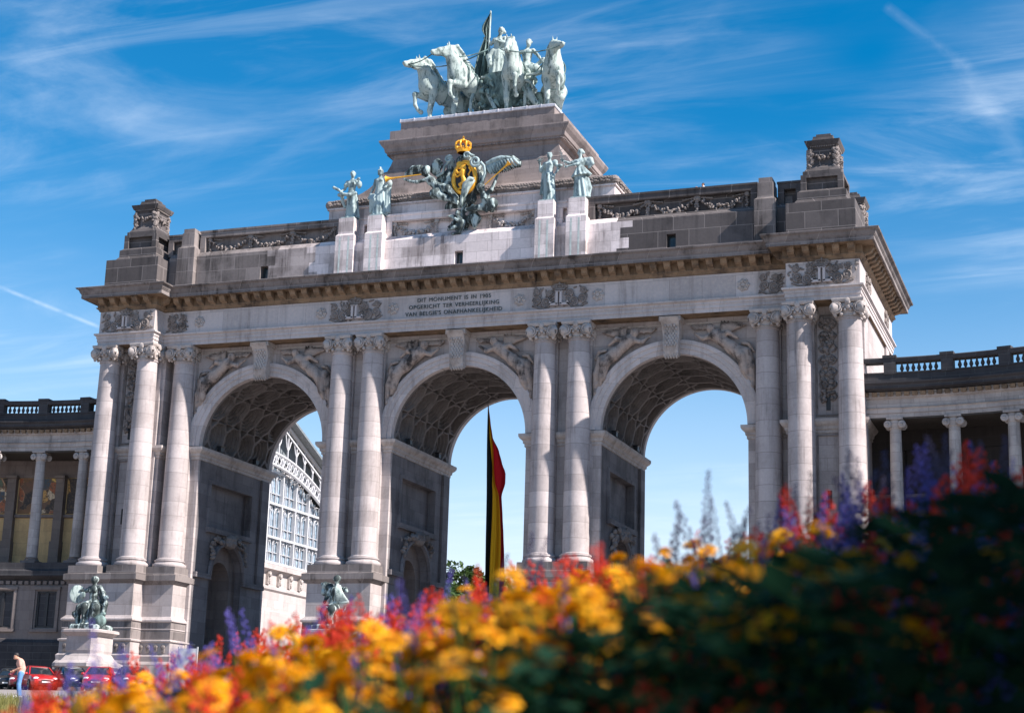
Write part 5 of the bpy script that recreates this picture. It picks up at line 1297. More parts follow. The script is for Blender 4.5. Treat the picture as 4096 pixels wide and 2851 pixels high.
        mb = MB(); mb.obox(P(ac, 33.2, 3.4), R, (.34,.3,3.5)); mb.obox(P(ac, 33.15, .9), R, (.4,.36,1.0)); mb.obox(P(ac, 33.1, 6.75), R, (.42,.38,.1)); mb.build('engaged_pier', pm, W)
    return W
wing(-1, 'curved stone colonnade with figured mosaics behind its columns, left of the arch', 5, M['ochre_wall'], M['mosaic'], M['stone_wingshade'])
wing(1, 'curved stone colonnade with a dark interior, right of the arch behind the flowers', 6, M['wall_shaded'], M['wall_shaded'], M['wall_shaded'])

# ================================================================== GLASS HALL seen through the left arch
HALL = thing('exhibition_hall', 'iron and glass hall with a white curved truss, seen through the left arch', 'hall', (-40, 48, G0))
M['white_iron'] = plain_mat('white_painted_iron', (.5,.5,.51), .5, 0, .05)
M['glass_blue'] = plain_mat('hall_glass', (.2,.28,.35), .25, 0, .45, 1.6, .7)
M['zinc'] = plain_mat('zinc_roof', (.16,.18,.19), .5, 0, .15)
HY, HX = 47.5, -40.
arcz = lambda y: 17.25 - .0212*(y-HY)**2 if abs(y-HY) < 21 else 7
RTR = 31.0
def trz(y, off): return 17.2 + off - (RTR - math.sqrt(max(0, RTR*RTR-(y-HY)**2)))
mb = MB(); ys = [HY-20+40*i/40 for i in range(41)]
outl = [(HY-20, 6.1)] + [(y, max(6.2, trz(y, -1.1))) for y in ys] + [(HY+20, 6.1)]
mb.rings([[(HX-.4, y, z) for y, z in outl], [(HX-.5, y, z) for y, z in outl]]); mb.build('glazing', M['glass_blue'], HALL)
mb = MB()
for i in range(-6, 7):
    y = 48.8+i*3.05
    if abs(y-HY) < 19.5: mb.box(HX-.3, HX+.12, y-.09, y+.09, 6.0, trz(y, -1.0))
for z in (6.05, 8.65, 12.1, 15.4):
    half = 19.8 if z < 14 else 6.5
    mb.box(HX-.25, HX+.08, HY-half, HY+half, z-.11, z+.11)
mb.build('main_mullions', M['white_iron'], HALL)
mb = MB()
for i in range(-6, 7):
    for j in range(1, 6):
        y = 48.8+i*3.05+j*.508
        if abs(y-HY) < 19 : 
            if j in (2, 4): mb.box(HX-.36, HX-.2, y-.045, y+.045, 6.0, trz(y, -1.1))
            else: mb.box(HX-.36, HX-.3, y-.025, y+.025, 6.0, trz(y, -1.1))
for z0 in (6.2, 8.8, 12.25):
    mb.box(HX-.36, HX-.2, HY-19, HY+19, z0+.92, z0+.98)
    for i in range(-6, 7):     # arched light heads with ornament under each transom
        for j in (0, 1):
            y = 48.8+i*3.05+.4+j*1.5
            mb.tube([(HX-.2, y+.55-.55*math.cos(PI*k/10), z0+ (2.3 if z0 < 8 else 2.9) - .55 + .6*math.sin(PI*k/10)) for k in range(11)], .035, 4)
            mb.tube([(HX-.15, y+.55+.3*math.cos(2*PI*k/8), z0+(2.3 if z0 < 8 else 2.9)-.1+.22*math.sin(2*PI*k/8)) for k in range(9)], .03, 4)
mb.build('glazing_bars', M['white_iron'], HALL)
mb = MB(); ys = [HY-21+42*i/56 for i in range(57)]
for off in (0, -1.25): mb.tube([(HX+.5, y, trz(y, off)) for y in ys], .17, 6)
for i in range(len(ys)-1):
    ya, yb = ys[i], ys[i+1]
    mb.beam((HX+.5, ya, trz(ya, 0)), (HX+.5, yb, trz(yb, -1.25)), .075); mb.beam((HX+.5, ya, trz(ya, -1.25)), (HX+.5, yb, trz(yb, 0)), .09)
    if i % 2 == 0: mb.beam((HX+.5, ya, trz(ya, 0)), (HX+.5, ya, trz(ya, -1.25)), .12)
mb.build('arched_truss', M['white_iron'], HALL)
rz = lambda y: 21.95 - .405*abs(y-HY)
mb = MB()
for s in (-1, 1):
    for dz, w in ((0, .3), (-.75, .16)):
        mb.beam((HX+.6, HY, rz(HY)+dz-.2), (HX+.6, HY+s*24, rz(HY+24)+dz-.2), w)
    for k in range(1, 12):
        y = HY + s*k*2.0; t = trz(y, .0) if abs(y-HY) < 21 else rz(y)-1
        if rz(y)-t > .6: mb.beam((HX+.5, y, t), (HX+.5, y, rz(y)-.3), .14)
        for d in (-.8, .8): mb.tube([(HX+.5, y, t+.9), (HX+.5, y+d*.4, t+1.3), (HX+.5, y+d, rz(y+d)-.7)], .07, 5)
mb.build('gable_frame', M['white_iron'], HALL)
mb = MB()
for s in (-1, 1): mb.rings([[(HX+1.6, HY, rz(HY)), (HX+1.6, HY+s*26, rz(HY+26)), (HX+1.6, HY+s*26, rz(HY+26)+.28), (HX+1.6, HY, rz(HY)+.28)], [(-95, HY, rz(HY)), (-95, HY+s*26, rz(HY+26)), (-95, HY+s*26, rz(HY+26)+.28), (-95, HY, rz(HY)+.28)]])
mb.build('roof', M['zinc'], HALL)
mb = MB(); gz = [(HY-22, trz(HY-20.9, 0)-.2)] + [(y, trz(y, .1)) for y in ys] + [(HY+22, trz(HY+20.9, 0)-.2), (HY+24, rz(HY+24)-.2), (HY, rz(HY)-.1), (HY-24, rz(HY-24)-.2)]
mb.rings([[(HX-.5, y, z) for y, z in gz], [(HX-.7, y, z) for y, z in gz]]); mb.build('gable_panel', M['zinc'], HALL)
mb = MB(); mb.stack([(HX-50, 20), (HX-.5, 20), (HX-.5, 72), (HX-50, 72)], [(.2,G0),(.2,1.2),(.0,1.3),(.0,3.2),(.2,3.4),(.2,3.7),(0,3.8),(0,5.0),(.3,5.3),(.6,5.4),(.6,5.9),(.2,6.05)]); 
bs = mb.build('base_wall', M['stone_pale'], HALL)
for i in range(18):
    y = 26.5+i*2.4; d = MB(); d.box(HX-.5, HX-.2, y-.28, y+.28, 3.85, 5.2); d.blob((HX-.15, y, 4.9), (.2,.3,.3)); d.blob((HX-.15, y, 4.2), (.15,.2,.3)); d.build('console', M['stone_carved'], bs)
for s in (-1, 1):
    mb = MB(); mb.box(HX-50, HX-.6, min(HY+s*20, HY+s*24), max(HY+s*20, HY+s*24), 3.5, rz(HY+24)); mb.build('side_aisle', M['stone_pale'], HALL)

# ================================================================== FLAG hanging in the middle arch
def flag_mat():
    return {k: leaf_mat('flag_'+k, c, tuple(x*.9 for x in c), .45, .75) for k, c in (('black', (.014,.018,.022)), ('yellow', (.80,.50,.02)), ('red', (.62,.015,.03)))}
FM = flag_mat()
FL = thing('flag', 'long black, yellow and red flag hanging in the middle arch', 'flag', (.5, 6, -1.5))
kz = [11.5, 10.3, 9.2, 8.2, 7.3, 6.6, 5.9, 5.0, 3.6, 2.2, .8, -.6, -2.6]
e0 = [.05, .04, .04, .05, .07, .08, .10, .12, .14, .16, .19, .22, .28]
e1 = [.07, .17, .24, .36, .48, .52, .52, .56, .58, .56, .54, .54, .54]
e2 = [.08, .22, .42, .55, .60, .64, .74, 1.04, 1.18, 1.28, 1.32, 1.30, 1.24]
e3 = [.09, .27, .46, .96, 1.22, 1.50, 1.50, 1.24, 1.36, 1.48, 1.58, 1.64, 1.62]
def interp(A, z):
    for i in range(len(kz)-1):
        if kz[i] >= z >= kz[i+1]:
            t = (kz[i]-z)/(kz[i]-kz[i+1]); t = t*t*(3-2*t)*.4+t*.6; return A[i]+(A[i+1]-A[i])*t
    return A[-1]
for nm, A, B, ph, dy in (('black', e0, e1, 0., .0), ('yellow', e1, e2, 0., .0), ('red', e2, e3, 0., .0)):
    mb = MB(); L = []; R_ = []
    for i in range(61):
        z = 11.5-14.1*i/60; L.append(Vector((interp(A, z), 6+dy, z))); R_.append(Vector((interp(B, z), 6+dy, z)))
    sheet(mb, L, R_, 60, 22, .17, .02, 1.0, ph)
    o = mb.build(nm+'_stripe', FM[nm], FL, 180)
mb = MB(); mb.tube([(.07,6,11.3),(.0,6,13.4)], .016, 5); mb.build('rope', M['black'], FL)

# ================================================================== TREES beyond the arch
M['bark'] = plain_mat('bark', (.09,.065,.05), .9, 0, .3, 4.)
LEAFM = [leaf_mat('leaves_green', (.035,.075,.02), (.09,.13,.03), .25), leaf_mat('leaves_olive', (.07,.085,.025), (.15,.13,.04), .25), leaf_mat('leaves_bright', (.05,.1,.02), (.13,.18,.04), .25)]
def tree(x, y, z, h, r, mat, label, seed, n=4200, ls=.34, group='trees beyond the middle arch', lobes=22):
    t = thing('tree', label, 'tree', (x, y, z), group); r_ = random.Random(seed)
    mb = MB(); mb.tube([(x,y,z),(x+.1,y,z+h*.3),(x-.1,y+.1,z+h*.62)], [h*.035,h*.026,h*.012], 8)
    for k in range(9):
        a = k*2.4; mb.tube([(x,y,z+h*(.25+.03*k)), (x+r*.35*math.cos(a), y+r*.35*math.sin(a), z+h*(.42+.03*k)), (x+r*.7*math.cos(a), y+r*.7*math.sin(a), z+h*(.55+.03*k))], [h*.012,h*.008,h*.003], 6)
    mb.build('trunk', M['bark'], t)
    mb = MB(); cl = []
    for k in range(lobes):
        a = r_.uniform(0, 2*PI); u = r_.uniform(-.8, 1); q = math.sqrt(max(0, 1-u*u))*r_.uniform(.45,1.0)
        cl.append((Vector((x+r*.8*q*math.cos(a), y+r*.8*q*math.sin(a), z+h*.62+h*.34*u)), r*r_.uniform(.24,.44)))
    for i in range(n):
        c, cr = cl[r_.randrange(len(cl))]; d = Vector((r_.gauss(0,1), r_.gauss(0,1), r_.gauss(0,1))).normalized()
        p = c + d*cr*(r_.random()**.35); s = ls*r_.uniform(.6,1.3)
        R = rotm(r_.uniform(-.9,.9), r_.uniform(-.9,.9), r_.uniform(0,6.3)); o = len(mb.v)
        for q in ((-s,-.1*s,0),(0,-.5*s,.1*s),(s,0,0),(0,.5*s,.1*s)): mb.v.append(tuple(p + R @ Vector(q)))
        mb.f.append((o,o+1,o+2,o+3))
    me = bpy.data.meshes.new('crown'); me.from_pydata(mb.v, [], mb.f); me.update(); link('crown', me, mat, t)
tree(-22.3, 60, G0, 16.6, 4.2, LEAFM[0], 'dark green bushy tree beyond the middle arch, at its left jamb', 1)
tree(-19.6, 63, G0, 15.6, 3.2, LEAFM[1], 'olive tree beyond the middle arch, just left of the hanging flag', 2)
tree(-14.6, 64, G0, 14.9, 3.4, LEAFM[1], 'sparse olive tree beyond the middle arch, right of the hanging flag', 3, 2200)
tree(-26.5, 66, G0, 15.5, 3.5, LEAFM[0], 'green tree half hidden behind the left jamb of the middle arch', 4)
tree(6.5, 95, G0, 17.5, 4.0, LEAFM[2], 'bright green tree far beyond the right arch, low above the flowers', 5, 3000)
# ================================================================== GROUND
def ground_z(x, y):
    d = -13.7 - y
    z = G0 - (.0468*max(0, d) if d > 0 else 0)
    if d < 0: z = G0
    return z
def cobble_mat():
    m, nt, b = nodes_mat('pale_setts')
    geo = NN(nt, 'ShaderNodeNewGeometry')
    br = NN(nt, 'ShaderNodeTexBrick', {'Vector': geo.outputs['Position'], 'Color1': (.27,.24,.225,1), 'Color2': (.21,.19,.175,1), 'Mortar': (.15,.135,.125,1), 'Scale': 1.0, 'Mortar Size': .012, 'Brick Width': .24, 'Row Height': .14})
    n = NN(nt, 'ShaderNodeTexNoise', {'Vector': geo.outputs['Position'], 'Scale': .35, 'Detail': 6}).outputs[0]
    c = mixc(nt, ramp(nt, n, .35, .7), br.outputs[0], (.3,.265,.245)); nt.links.new(c, b.inputs['Base Color']); b.inputs['Roughness'].default_value = .85
    bp = NN(nt, 'ShaderNodeBump', {'Strength': .4, 'Distance': .02, 'Height': br.outputs['Fac']}); bp.invert = True; nt.links.new(bp.outputs[0], b.inputs['Normal'])
    return m
M['setts'] = cobble_mat()
M['lawn_soil'] = plain_mat('lawn_soil', (.10,.12,.035), .9, 0, .3, 2.)
M['soil'] = plain_mat('dark_soil', (.035,.026,.02), .95, 0, .35, 6., .2)
ysr = [-400,-250,-160,-125,-110,-95,-80,-65,-47,-30,-20,-13.7,-10,20,100,300,1500]
mb = MB(); xs = [-1500,-300,-120,-60,-30,-10,10,30,50,70,120,300,1500]
for y in ysr:
    for x in xs:
        z = ground_z(x, y) if y > -125 else ground_z(x, -125)
        mb.v.append((x, y, z))
nx = len(xs)
for j in range(len(ysr)-1):
    for i in range(nx-1): mb.f.append((j*nx+i, j*nx+i+1, (j+1)*nx+i+1, (j+1)*nx+i))
g = mb.build('ground', M['setts']); g['kind'] = 'structure'
# ---- camera-side frame of the flower bed: r to the right, d away from the viewer
RH = Vector((.9423,.3349,0)); FH = Vector((-.3349,.9423,0)); C0 = Vector((cam_pos.x, cam_pos.y, 0)); CZ = cam_pos.z
def bed(r, d, h): p = C0 + RH*r + FH*d; return Vector((p.x, p.y, CZ + h))
# lawn between the road and the bed: a grassy bank
def lawn_h(r, d): 
    return ground_z(0, bed(r, d, 0).y) - CZ + .32*max(0, 1-((d-27)/17)**2)**.5 + .012*math.sin(r*1.3+d)
mb = MB(); nr, nd = 50, 24
for j in range(nd+1):
    for i in range(nr+1):
        r = -40+60*i/nr; d = 10.2+33.6*j/nd; mb.v.append(tuple(bed(r, d, lawn_h(r, d))))
for j in range(nd):
    for i in range(nr): a = j*(nr+1)+i; mb.f.append((a, a+1, a+nr+2, a+nr+1))
lw = mb.build('lawn', M['lawn_soil'], None, 180); lw['kind'] = 'structure'
GR = leaf_mat('lawn_grass', (.10,.11,.025), (.27,.235,.075), .35)
mb = MB(); r_ = random.Random(12)
for i in range(26000):
    d = r_.uniform(14, 34); r = d*r_.uniform(-.36, .12); p = bed(r, d, lawn_h(r, d)-.01); h = r_.uniform(.07,.24); a = r_.uniform(0, PI); w = .012
    t = Vector((math.cos(a), math.sin(a), 0))*w; l = Vector((r_.gauss(0,.05), r_.gauss(0,.05), h)); o = len(mb.v)
    mb.v.extend([tuple(p-t), tuple(p+t), tuple(p+l)]); mb.f.append((o,o+1,o+2))
me = bpy.data.meshes.new('grass'); me.from_pydata(mb.v, [], mb.f); me.update(); go = link('grass', me, GR); tag(go, 'short yellowish grass on the bank between road and flowers', 'grass', None, 'stuff')

# ================================================================== CARS
M['rubber'] = plain_mat('rubber', (.02,.02,.021), .8); M['alloy'] = plain_mat('alloy', (.55,.55,.57), .3, .8); M['car_glass'] = plain_mat('car_glass', (.015,.02,.024), .06, 0, .2, 1., .9); M['lamp'] = plain_mat('headlight_glass', (.75,.76,.78), .12, .2); M['tail'] = plain_mat('tail_light', (.4,.01,.01), .2)
def paint(name, c):
    m, nt, b = nodes_mat(name); b.inputs['Base Color'].default_value = (*c,1); b.inputs['Roughness'].default_value = .35; b.inputs['Coat Weight'].default_value = .8; b.inputs['Coat Roughness'].default_value = .05
    return m
PAINT = dict(black=paint('black_paint', (.012,.013,.016)), red=paint('red_paint', (.42,.012,.012)), maroon=paint('maroon_paint', (.13,.012,.018)), blue=paint('dark_blue_paint', (.015,.022,.04)), grey=paint('dark_grey_paint', (.04,.042,.046)))
def car_body():
    """hatchback hull lofted along its length from cross-sections (x forward)"""
    secs = [(-2.02,.42,.62,.62),(-1.98,.34,.86,.74),(-1.8,.26,.95,.82),(-1.3,.22,.98,.86),(-.6,.2,.98,.88),(.3,.2,.96,.88),(.95,.2,.94,.87),(1.45,.22,.86,.85),(1.8,.26,.76,.80),(1.98,.32,.66,.70),(2.03,.4,.56,.55)]
    rs = []
    for x, zb, zt, w in secs:
        rs.append([(x,-w*.9,zb),(x,-w,zb+.12),(x,-w*1.0,(zb+zt)/2+.05),(x,-w*.95,zt-.04),(x,-w*.84,zt),(x,0,zt+.03),(x,w*.84,zt),(x,w*.95,zt-.04),(x,w,(zb+zt)/2+.05),(x,w,zb+.12),(x,w*.9,zb)])
    mb = MB(); mb.rings(rs); return mb
def cabin(inset, lo):
    secs = [(-1.9,.92,.70),(-1.62,1.36,.60),(-1.2,1.46,.60),(-.3,1.49,.61),(.2,1.42,.60),(.55,1.22,.64),(1.02,.90,.74)]
    rs = []
    for x, zt, w in secs:
        zb = .86; rs.append([(x,-.82-.0*inset,zb),(x,-w+inset*.0,zt-.04),(x,-w*.86,zt-inset),(x,w*.86,zt-inset),(x,w,zt-.04),(x,.82,zb)])
    mb = MB(); mb.rings(rs); return mb
CARME = {}
def make_car(label, px_, py_, rz, mat, first=[None]):
    x, y = px_, py_; z = ground_z(x, y)
    t = thing('parked_car', label, 'car', (x, y, z), 'cars parked in front of the monument'); T = Matrix.Translation((x,y,z)) @ Matrix.Rotation(rz,4,'Z')
    if not CARME:
        CARME['body'] = car_body().mesh('car_body', 40)
        g = cabin(0, 0); CARME['glass'] = g.mesh('window_glass', 40)
        rf = MB(); rs = []
        for xx, zt, w in ((-1.66,1.375,.56),(-1.2,1.48,.575),(-.3,1.51,.585),(.22,1.435,.56)): rs.append([(xx,-w,zt-.03),(xx,-w*.8,zt),(xx,w*.8,zt),(xx,w,zt-.03),(xx,w,zt-.08),(xx,-w,zt-.08)])
        rf.rings(rs)
        for s in (-1, 1):
            for a, b in (((.22,s*.585,1.4),(1.02,s*.80,.9)), ((-1.66,s*.585,1.34),(-1.92,s*.76,.9)), ((-.35,s*.61,1.45),(-.4,s*.83,.9)), ((-1.25,s*.6,1.42),(-1.4,s*.83,.9))): rf.beam(a, b, .07, .05)
        CARME['roof'] = rf.mesh('roof', 40)
        w_ = MB(); w_.lathe((0,0,0), [(.2,-.1),(.31,-.1),(.33,-.06),(.33,.06),(.31,.1),(.2,.1)], 24, 'Y'); CARME['tyre'] = w_.mesh('tyre', 40)
        w_ = MB(); w_.lathe((0,0,0), [(.0,-.05),(.06,-.09),(.06,-.05),(.2,-.07),(.22,-.1),(.22,.1),(0,.1)], 24, 'Y')
        for k in range(7): w_.beam((.05*math.cos(k*.9), -.08, .05*math.sin(k*.9)), (.21*math.cos(k*.9), -.085, .21*math.sin(k*.9)), .04, .02)
        CARME['rim'] = w_.mesh('rim')
        for nm, pts in (('headlight', (1.9,.55,.62)), ('tail_light', (-1.97,.62,.74))):
            w_ = MB(); w_.blob((0,0,0), (.12,.2,.1) if nm == 'headlight' else (.06,.14,.14), None, 10, 6); CARME[nm] = w_.mesh(nm, 180)
        w_ = MB(); w_.blob((0,0,0), (.08,.12,.08), None, 8, 6); CARME['mirror'] = w_.mesh('mirror', 180)
        w_ = MB(); w_.box(1.99,2.045,-.45,.45,.36,.5); w_.box(2.0,2.05,-.3,.3,.52,.6); CARME['grille'] = w_.mesh('grille')
        w_ = MB(); w_.box(2.02,2.06,-.26,.26,.42,.5); CARME['number_plate'] = w_.mesh('number_plate')
    def pt(nm, key, m_, loc=None, par=t, flipx=False):
        o = bpy.data.objects.new(nm, CARME[key]); COL.objects.link(o)
        if not CARME[key].materials: CARME[key].materials.append(m_)
        o.material_slots[0].link = 'OBJECT'; o.material_slots[0].material = m_
        o.parent = par; o.matrix_parent_inverse = par.matrix_world.inverted() if False else Matrix.Identity(4)
        if par is t: o.location = Vector(loc or (0,0,0))
        else: o.location = (0,0,0)
        return o
    t.rotation_euler.z = rz
    pt('car_body', 'body', mat); pt('roof', 'roof', mat); pt('window_glass', 'glass', M['car_glass']); pt('grille', 'grille', M['black']); pt('number_plate', 'number_plate', M['lamp'])
    for xx in (-1.28, 1.25):
        for s in (-1, 1):
            w1 = pt('wheel', 'tyre', M['rubber'], (xx, s*.78, .33))
            w2 = pt('rim', 'rim', M['alloy'], None, w1)
            if s > 0: w1.rotation_euler.z = PI
    for s in (-1, 1):
        pt('headlight', 'headlight', M['lamp'], (1.86, s*.58, .66)); pt('tail_light', 'tail_light', M['tail'], (-1.93, s*.64, .78)); pt('mirror', 'mirror', mat, (.72, s*.92, .98))
    return t
# nose towards the viewer's right; angles as parked
make_car('black car at the left edge of the picture', -25.6, -10.9, math.radians(-62), PAINT['black'])
make_car('maroon car half hidden behind the man in jeans', -24.0, -11.6, math.radians(-62), PAINT['maroon'])
make_car('bright red car just right of the man in jeans', -22.0, -13.2, math.radians(-40), PAINT['red'])
make_car('dark blue car between the bright red car and the statue pedestal', -19.7, -13.0, math.radians(-35), PAINT['blue'])
make_car('red car parked in front of the pale statue pedestal', -16.9, -14.2, math.radians(-62), PAINT['red'])
make_car('dark grey car parked right of the pale statue pedestal', -14.6, -14.2, math.radians(-50), PAINT['grey'])

# information panels on posts among the flowers
def panel(x, y, w, z0, z1, label, c):
    z = ground_z(x, y); t = thing('information_panel', label, 'sign', (x, y, z), 'white panels before the arch'); mb = MB()
    for s in (-1, 1): mb.box(x+s*w/2-.04, x+s*w/2+.04, y-.03, y+.03, z, z+z1+.1)
    mb.build('post', M['white_iron'], t); mb = MB(); mb.box(x-w/2, x+w/2, y-.025, y+.025, z+z0, z+z1); mb.build('board', c, t)
M['panel_white'] = plain_mat('white_panel', (.62,.61,.62), .5, 0, .15, 2.)
panel(-12.2, -12, 1.3, .5, 2.7, 'white information panel on two posts, left of the first arch', M['panel_white'])

# ================================================================== PEOPLE
def person(loc, rz, J, label, sc, cols, h=.022, hair='short', skirt=None):
    t = thing('person', label, 'person', loc); T = (loc, rz)
    def put(s): s.xform(Matrix.Translation(loc) @ Matrix.Rotation(rz,4,'Z') @ Matrix.Scale(sc,4)); return s
    D = dict(pel=(0,0,.95), waist=(0,.0,1.1), che=(0,0,1.3), neck=(0,0,1.48), head=(0,-.02,1.635), sl=(-.18,0,1.41), sr=(.18,0,1.41), el=(-.26,.02,1.14), er=(.26,.02,1.14), wl=(-.27,-.06,.89), wr=(.27,-.06,.89), hl=(-.095,0,.92), hr=(.095,0,.92), kl=(-.11,-.03,.5), kr=(.11,-.03,.5), al=(-.11,.02,.08), ar=(.11,.02,.08)); D.update(J)
    v = {k: Vector(q) for k, q in D.items()}; fc = J.get('face', (0,-1,-.2))
    b = figure({k: q for k, q in J.items() if k != 'face'}, False, None, None, fc); put(b).build('body', cols['skin'], t, h)
    s = SDF(.03); s.ell(v['pel'], (.178,.138,.10)); s.chain([v['pel'], v['waist'], v['che']], [.15,.145,.16]); s.ell(v['che'], (.178,.13,.18)); s.cap(v['sl'], v['sr'], .08)
    for q in 'lr': s.cap(v['s'+q], v['s'+q].lerp(v['e'+q], .75), .076, .066)
    put(s).build('shirt', cols['shirt'], t, h)
    s = SDF(.03); s.ell(v['pel']-Vector((0,0,.03)), (.175,.135,.12))
    for q in 'lr': s.chain([v['h'+q], v['k'+q], v['a'+q]+Vector((0,0,.0))], [.108,.078,.06]); 
    put(s).build('trousers', cols['trousers'], t, h)
    s = SDF(.02)
    for q in 'lr': a = v['a'+q]; s.chain([a+Vector((0,.04,-.035)), a+Vector((0,-.1,-.04)), a+Vector((0,-.18,-.045))], [.05,.045,.035])
    put(s).build('shoes', cols['shoes'], t, h)
    s = SDF(.02); hd = v['head']; f = Vector(fc).normalized(); s.ell(hd-f*.018+Vector((0,0,.05)), (.088,.097,.08)); s.ell(hd-f*.05, (.07,.06,.08)); put(s).build('hair', cols['hair'], t, h)
    return t
M['skin'] = plain_mat('skin', (.52,.27,.18), .55, 0, .06); M['shirt_pink'] = plain_mat('pale_salmon_shirt', (.52,.29,.23), .85, 0, .1); M['jeans'] = plain_mat('blue_jeans', (.10,.22,.42), .85, 0, .2); M['hair_dark'] = plain_mat('dark_hair', (.02,.016,.014), .6); M['shoe_white'] = plain_mat('white_shoes', (.7,.7,.68), .6); M['shirt_white'] = plain_mat('white_shirt', (.75,.72,.7), .8)
mz = ground_z(1.3, -47.2)
person((1.3, -47.2, mz), -.85, dict(head=(.0,-.24,1.56), neck=(0,-.14,1.47), che=(0,-.05,1.3), waist=(0,.02,1.1), sl=(-.17,-.1,1.40), sr=(.17,-.1,1.40), el=(-.23,-.05,1.12), wl=(-.12,-.26,1.0), er=(.23,-.05,1.12), wr=(.12,-.27,1.02), kl=(-.1,-.02,.5), al=(-.1,.06,.08), kr=(.1,-.05,.5), ar=(.11,-.02,.08), face=(0,-.8,-.6)), 'man in a pale salmon T-shirt and blue jeans looking down, at the lower left', 1.0, dict(skin=M['skin'], shirt=M['shirt_pink'], trousers=M['jeans'], shoes=M['shoe_white'], hair=M['hair_dark']))
person((16.75, 1.45, 23.35), -1.2, dict(el=(-.22,-.2,1.25), wl=(-.12,-.42,1.42), er=(.22,-.2,1.25), wr=(.05,-.42,1.42)), 'person in a white shirt photographing from the roof behind the right garland wall', 1.0, dict(skin=M['skin'], shirt=M['shirt_white'], trousers=M['jeans'], shoes=M['shoe_white'], hair=M['hair_dark']), .03)
# ================================================================== FLOWER BED right in front of the viewer
M['petal_yellow'] = leaf_mat('yellow_petals', (.74,.30,.002), (.86,.46,.008), .3, .6)
M['petal_red'] = leaf_mat('red_florets', (.50,.010,.006), (.64,.055,.012), .3, .6)
M['petal_purple'] = leaf_mat('violet_florets', (.07,.06,.30), (.15,.125,.42), .3, .6)
M['petal_pink'] = leaf_mat('pink_florets', (.78,.03,.14), (.8,.12,.25), .3, .6)
M['flower_eye'] = plain_mat('flower_eye', (.35,.14,.01), .8, 0, .2, 30.)
M['stem_green'] = leaf_mat('stems_and_leaves', (.014,.055,.018), (.05,.14,.035), .35, .7, .15)
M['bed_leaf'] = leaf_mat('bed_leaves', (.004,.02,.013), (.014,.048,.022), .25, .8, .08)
M['shrub_leaf'] = leaf_mat('shrub_leaves', (.01,.03,.012), (.03,.07,.02), .15)
M['seed_spike'] = leaf_mat('dusky_seed_spikes', (.03,.028,.05), (.08,.065,.14), .2)
XE = [-400,0,90,150,230,330,430,560,700,850,950,1070,1160,1260,1350,1420,1500,1600,1700,1790,1880,1960,2060,2150,2300,2700]
YE = [1720,1660,1600,1520,1485,1455,1420,1392,1350,1312,1280,1275,1282,1262,1235,1212,1225,1185,1178,1135,1120,1080,1050,990,960,930]
def envelope(p):
    for i in range(len(XE)-1):
        if XE[i] <= p <= XE[i+1]:
            return YE[i]+(YE[i+1]-YE[i])*(p-XE[i])/(XE[i+1]-XE[i])
    return 1640
def crest(r, d):        # height of the planting above the lens at (r, d): it climbs to the right and away
    return d*(1703-envelope(1148+3722*r/d))/3722
def soil_h(r, d): return -.66 + .05*d + .16*max(0, r+.2) + .02*math.sin(3*r+d)
mb = MB(); nr, nd = 44, 32
for j in range(nd+1):
    for i in range(nr+1):
        d = .5+9.5*j/nd; r = -4+9*i/nr; e = max(0, 1-max(0, (abs(r-.5)-3.6)/.9))*min(1, (10-d)/2.5)*min(1, (d-.5)/.4)
        mb.v.append(tuple(bed(r, d, -.95+(soil_h(r, d)+.95)*e)))
for j in range(nd):
    for i in range(nr): a = j*(nr+1)+i; mb.f.append((a, a+1, a+nr+2, a+nr+1))
sl = mb.build('soil', M['soil'], None, 180); sl['kind'] = 'structure'
rf = random.Random(33)
def leaf(mb, p, az, L, w, droop, rr):
    """a folded, tapering leaf"""
    d = Vector((math.cos(az), math.sin(az), rr.uniform(.1,.7))).normalized(); s = Vector((-math.sin(az), math.cos(az), rr.uniform(-.3,.3))).normalized()
    q = [p, p+d*L*.35+Vector((0,0,-.01*droop)), p+d*L*.7+Vector((0,0,-.25*L*droop)), p+d*L*.95+Vector((0,0,-.6*L*droop))]
    ws = [w*.25, w, w*.8, 0]; o = len(mb.v)
    for c, ww in zip(q[:3], ws[:3]):
        mb.v.extend([tuple(c-s*ww), tuple(c-Vector((0,0,ww*.35))), tuple(c+s*ww)])
    mb.v.append(tuple(q[3]))
    for k in (0, 3): mb.f.extend([(o+k,o+k+1,o+k+4,o+k+3), (o+k+1,o+k+2,o+k+5,o+k+4)])
    mb.f.extend([(o+6,o+7,o+9), (o+7,o+8,o+9)])
def me_of(mb, name, mat):
    me = bpy.data.meshes.new(name); me.from_pydata(mb.v, [], mb.f); me.update(); me.materials.append(mat); return me
def daisy(rr, double):
    mb = MB()
    for ring, (n, L, el) in enumerate(((13, .030, .12), (11, .023, .45), (8, .014, .9))[:3 if double else 2]):
        for k in range(n):
            a = 2*PI*(k+.5*ring)/n+rr.uniform(-.08,.08); e = el+rr.uniform(-.12,.12)
            d = Vector((math.cos(a)*math.cos(e), math.sin(a)*math.cos(e), math.sin(e))); s = Vector((-math.sin(a), math.cos(a), 0)); w = L*.26; o = len(mb.v); b = d*.006
            m_ = b+d*L*.6; t = b+d*L-Vector((0,0,L*.15))
            for q in (b-s*w*.4, b+s*w*.4, m_+s*w, m_-s*w, t+s*w*.6, t-s*w*.6): mb.v.append(tuple(q))
            mb.f.extend([(o,o+1,o+2,o+3), (o+3,o+2,o+4,o+5)])
    return mb
HEADS = []; EYE = MB(); EYE.blob((0,0,.004), (.008,.008,.007), None, 8, 5); EYEM = me_of(EYE, 'flower_eye', M['flower_eye'])
for k in range(3): HEADS.append(me_of(daisy(random.Random(k), k > 0), 'flower_head', M['petal_yellow']))
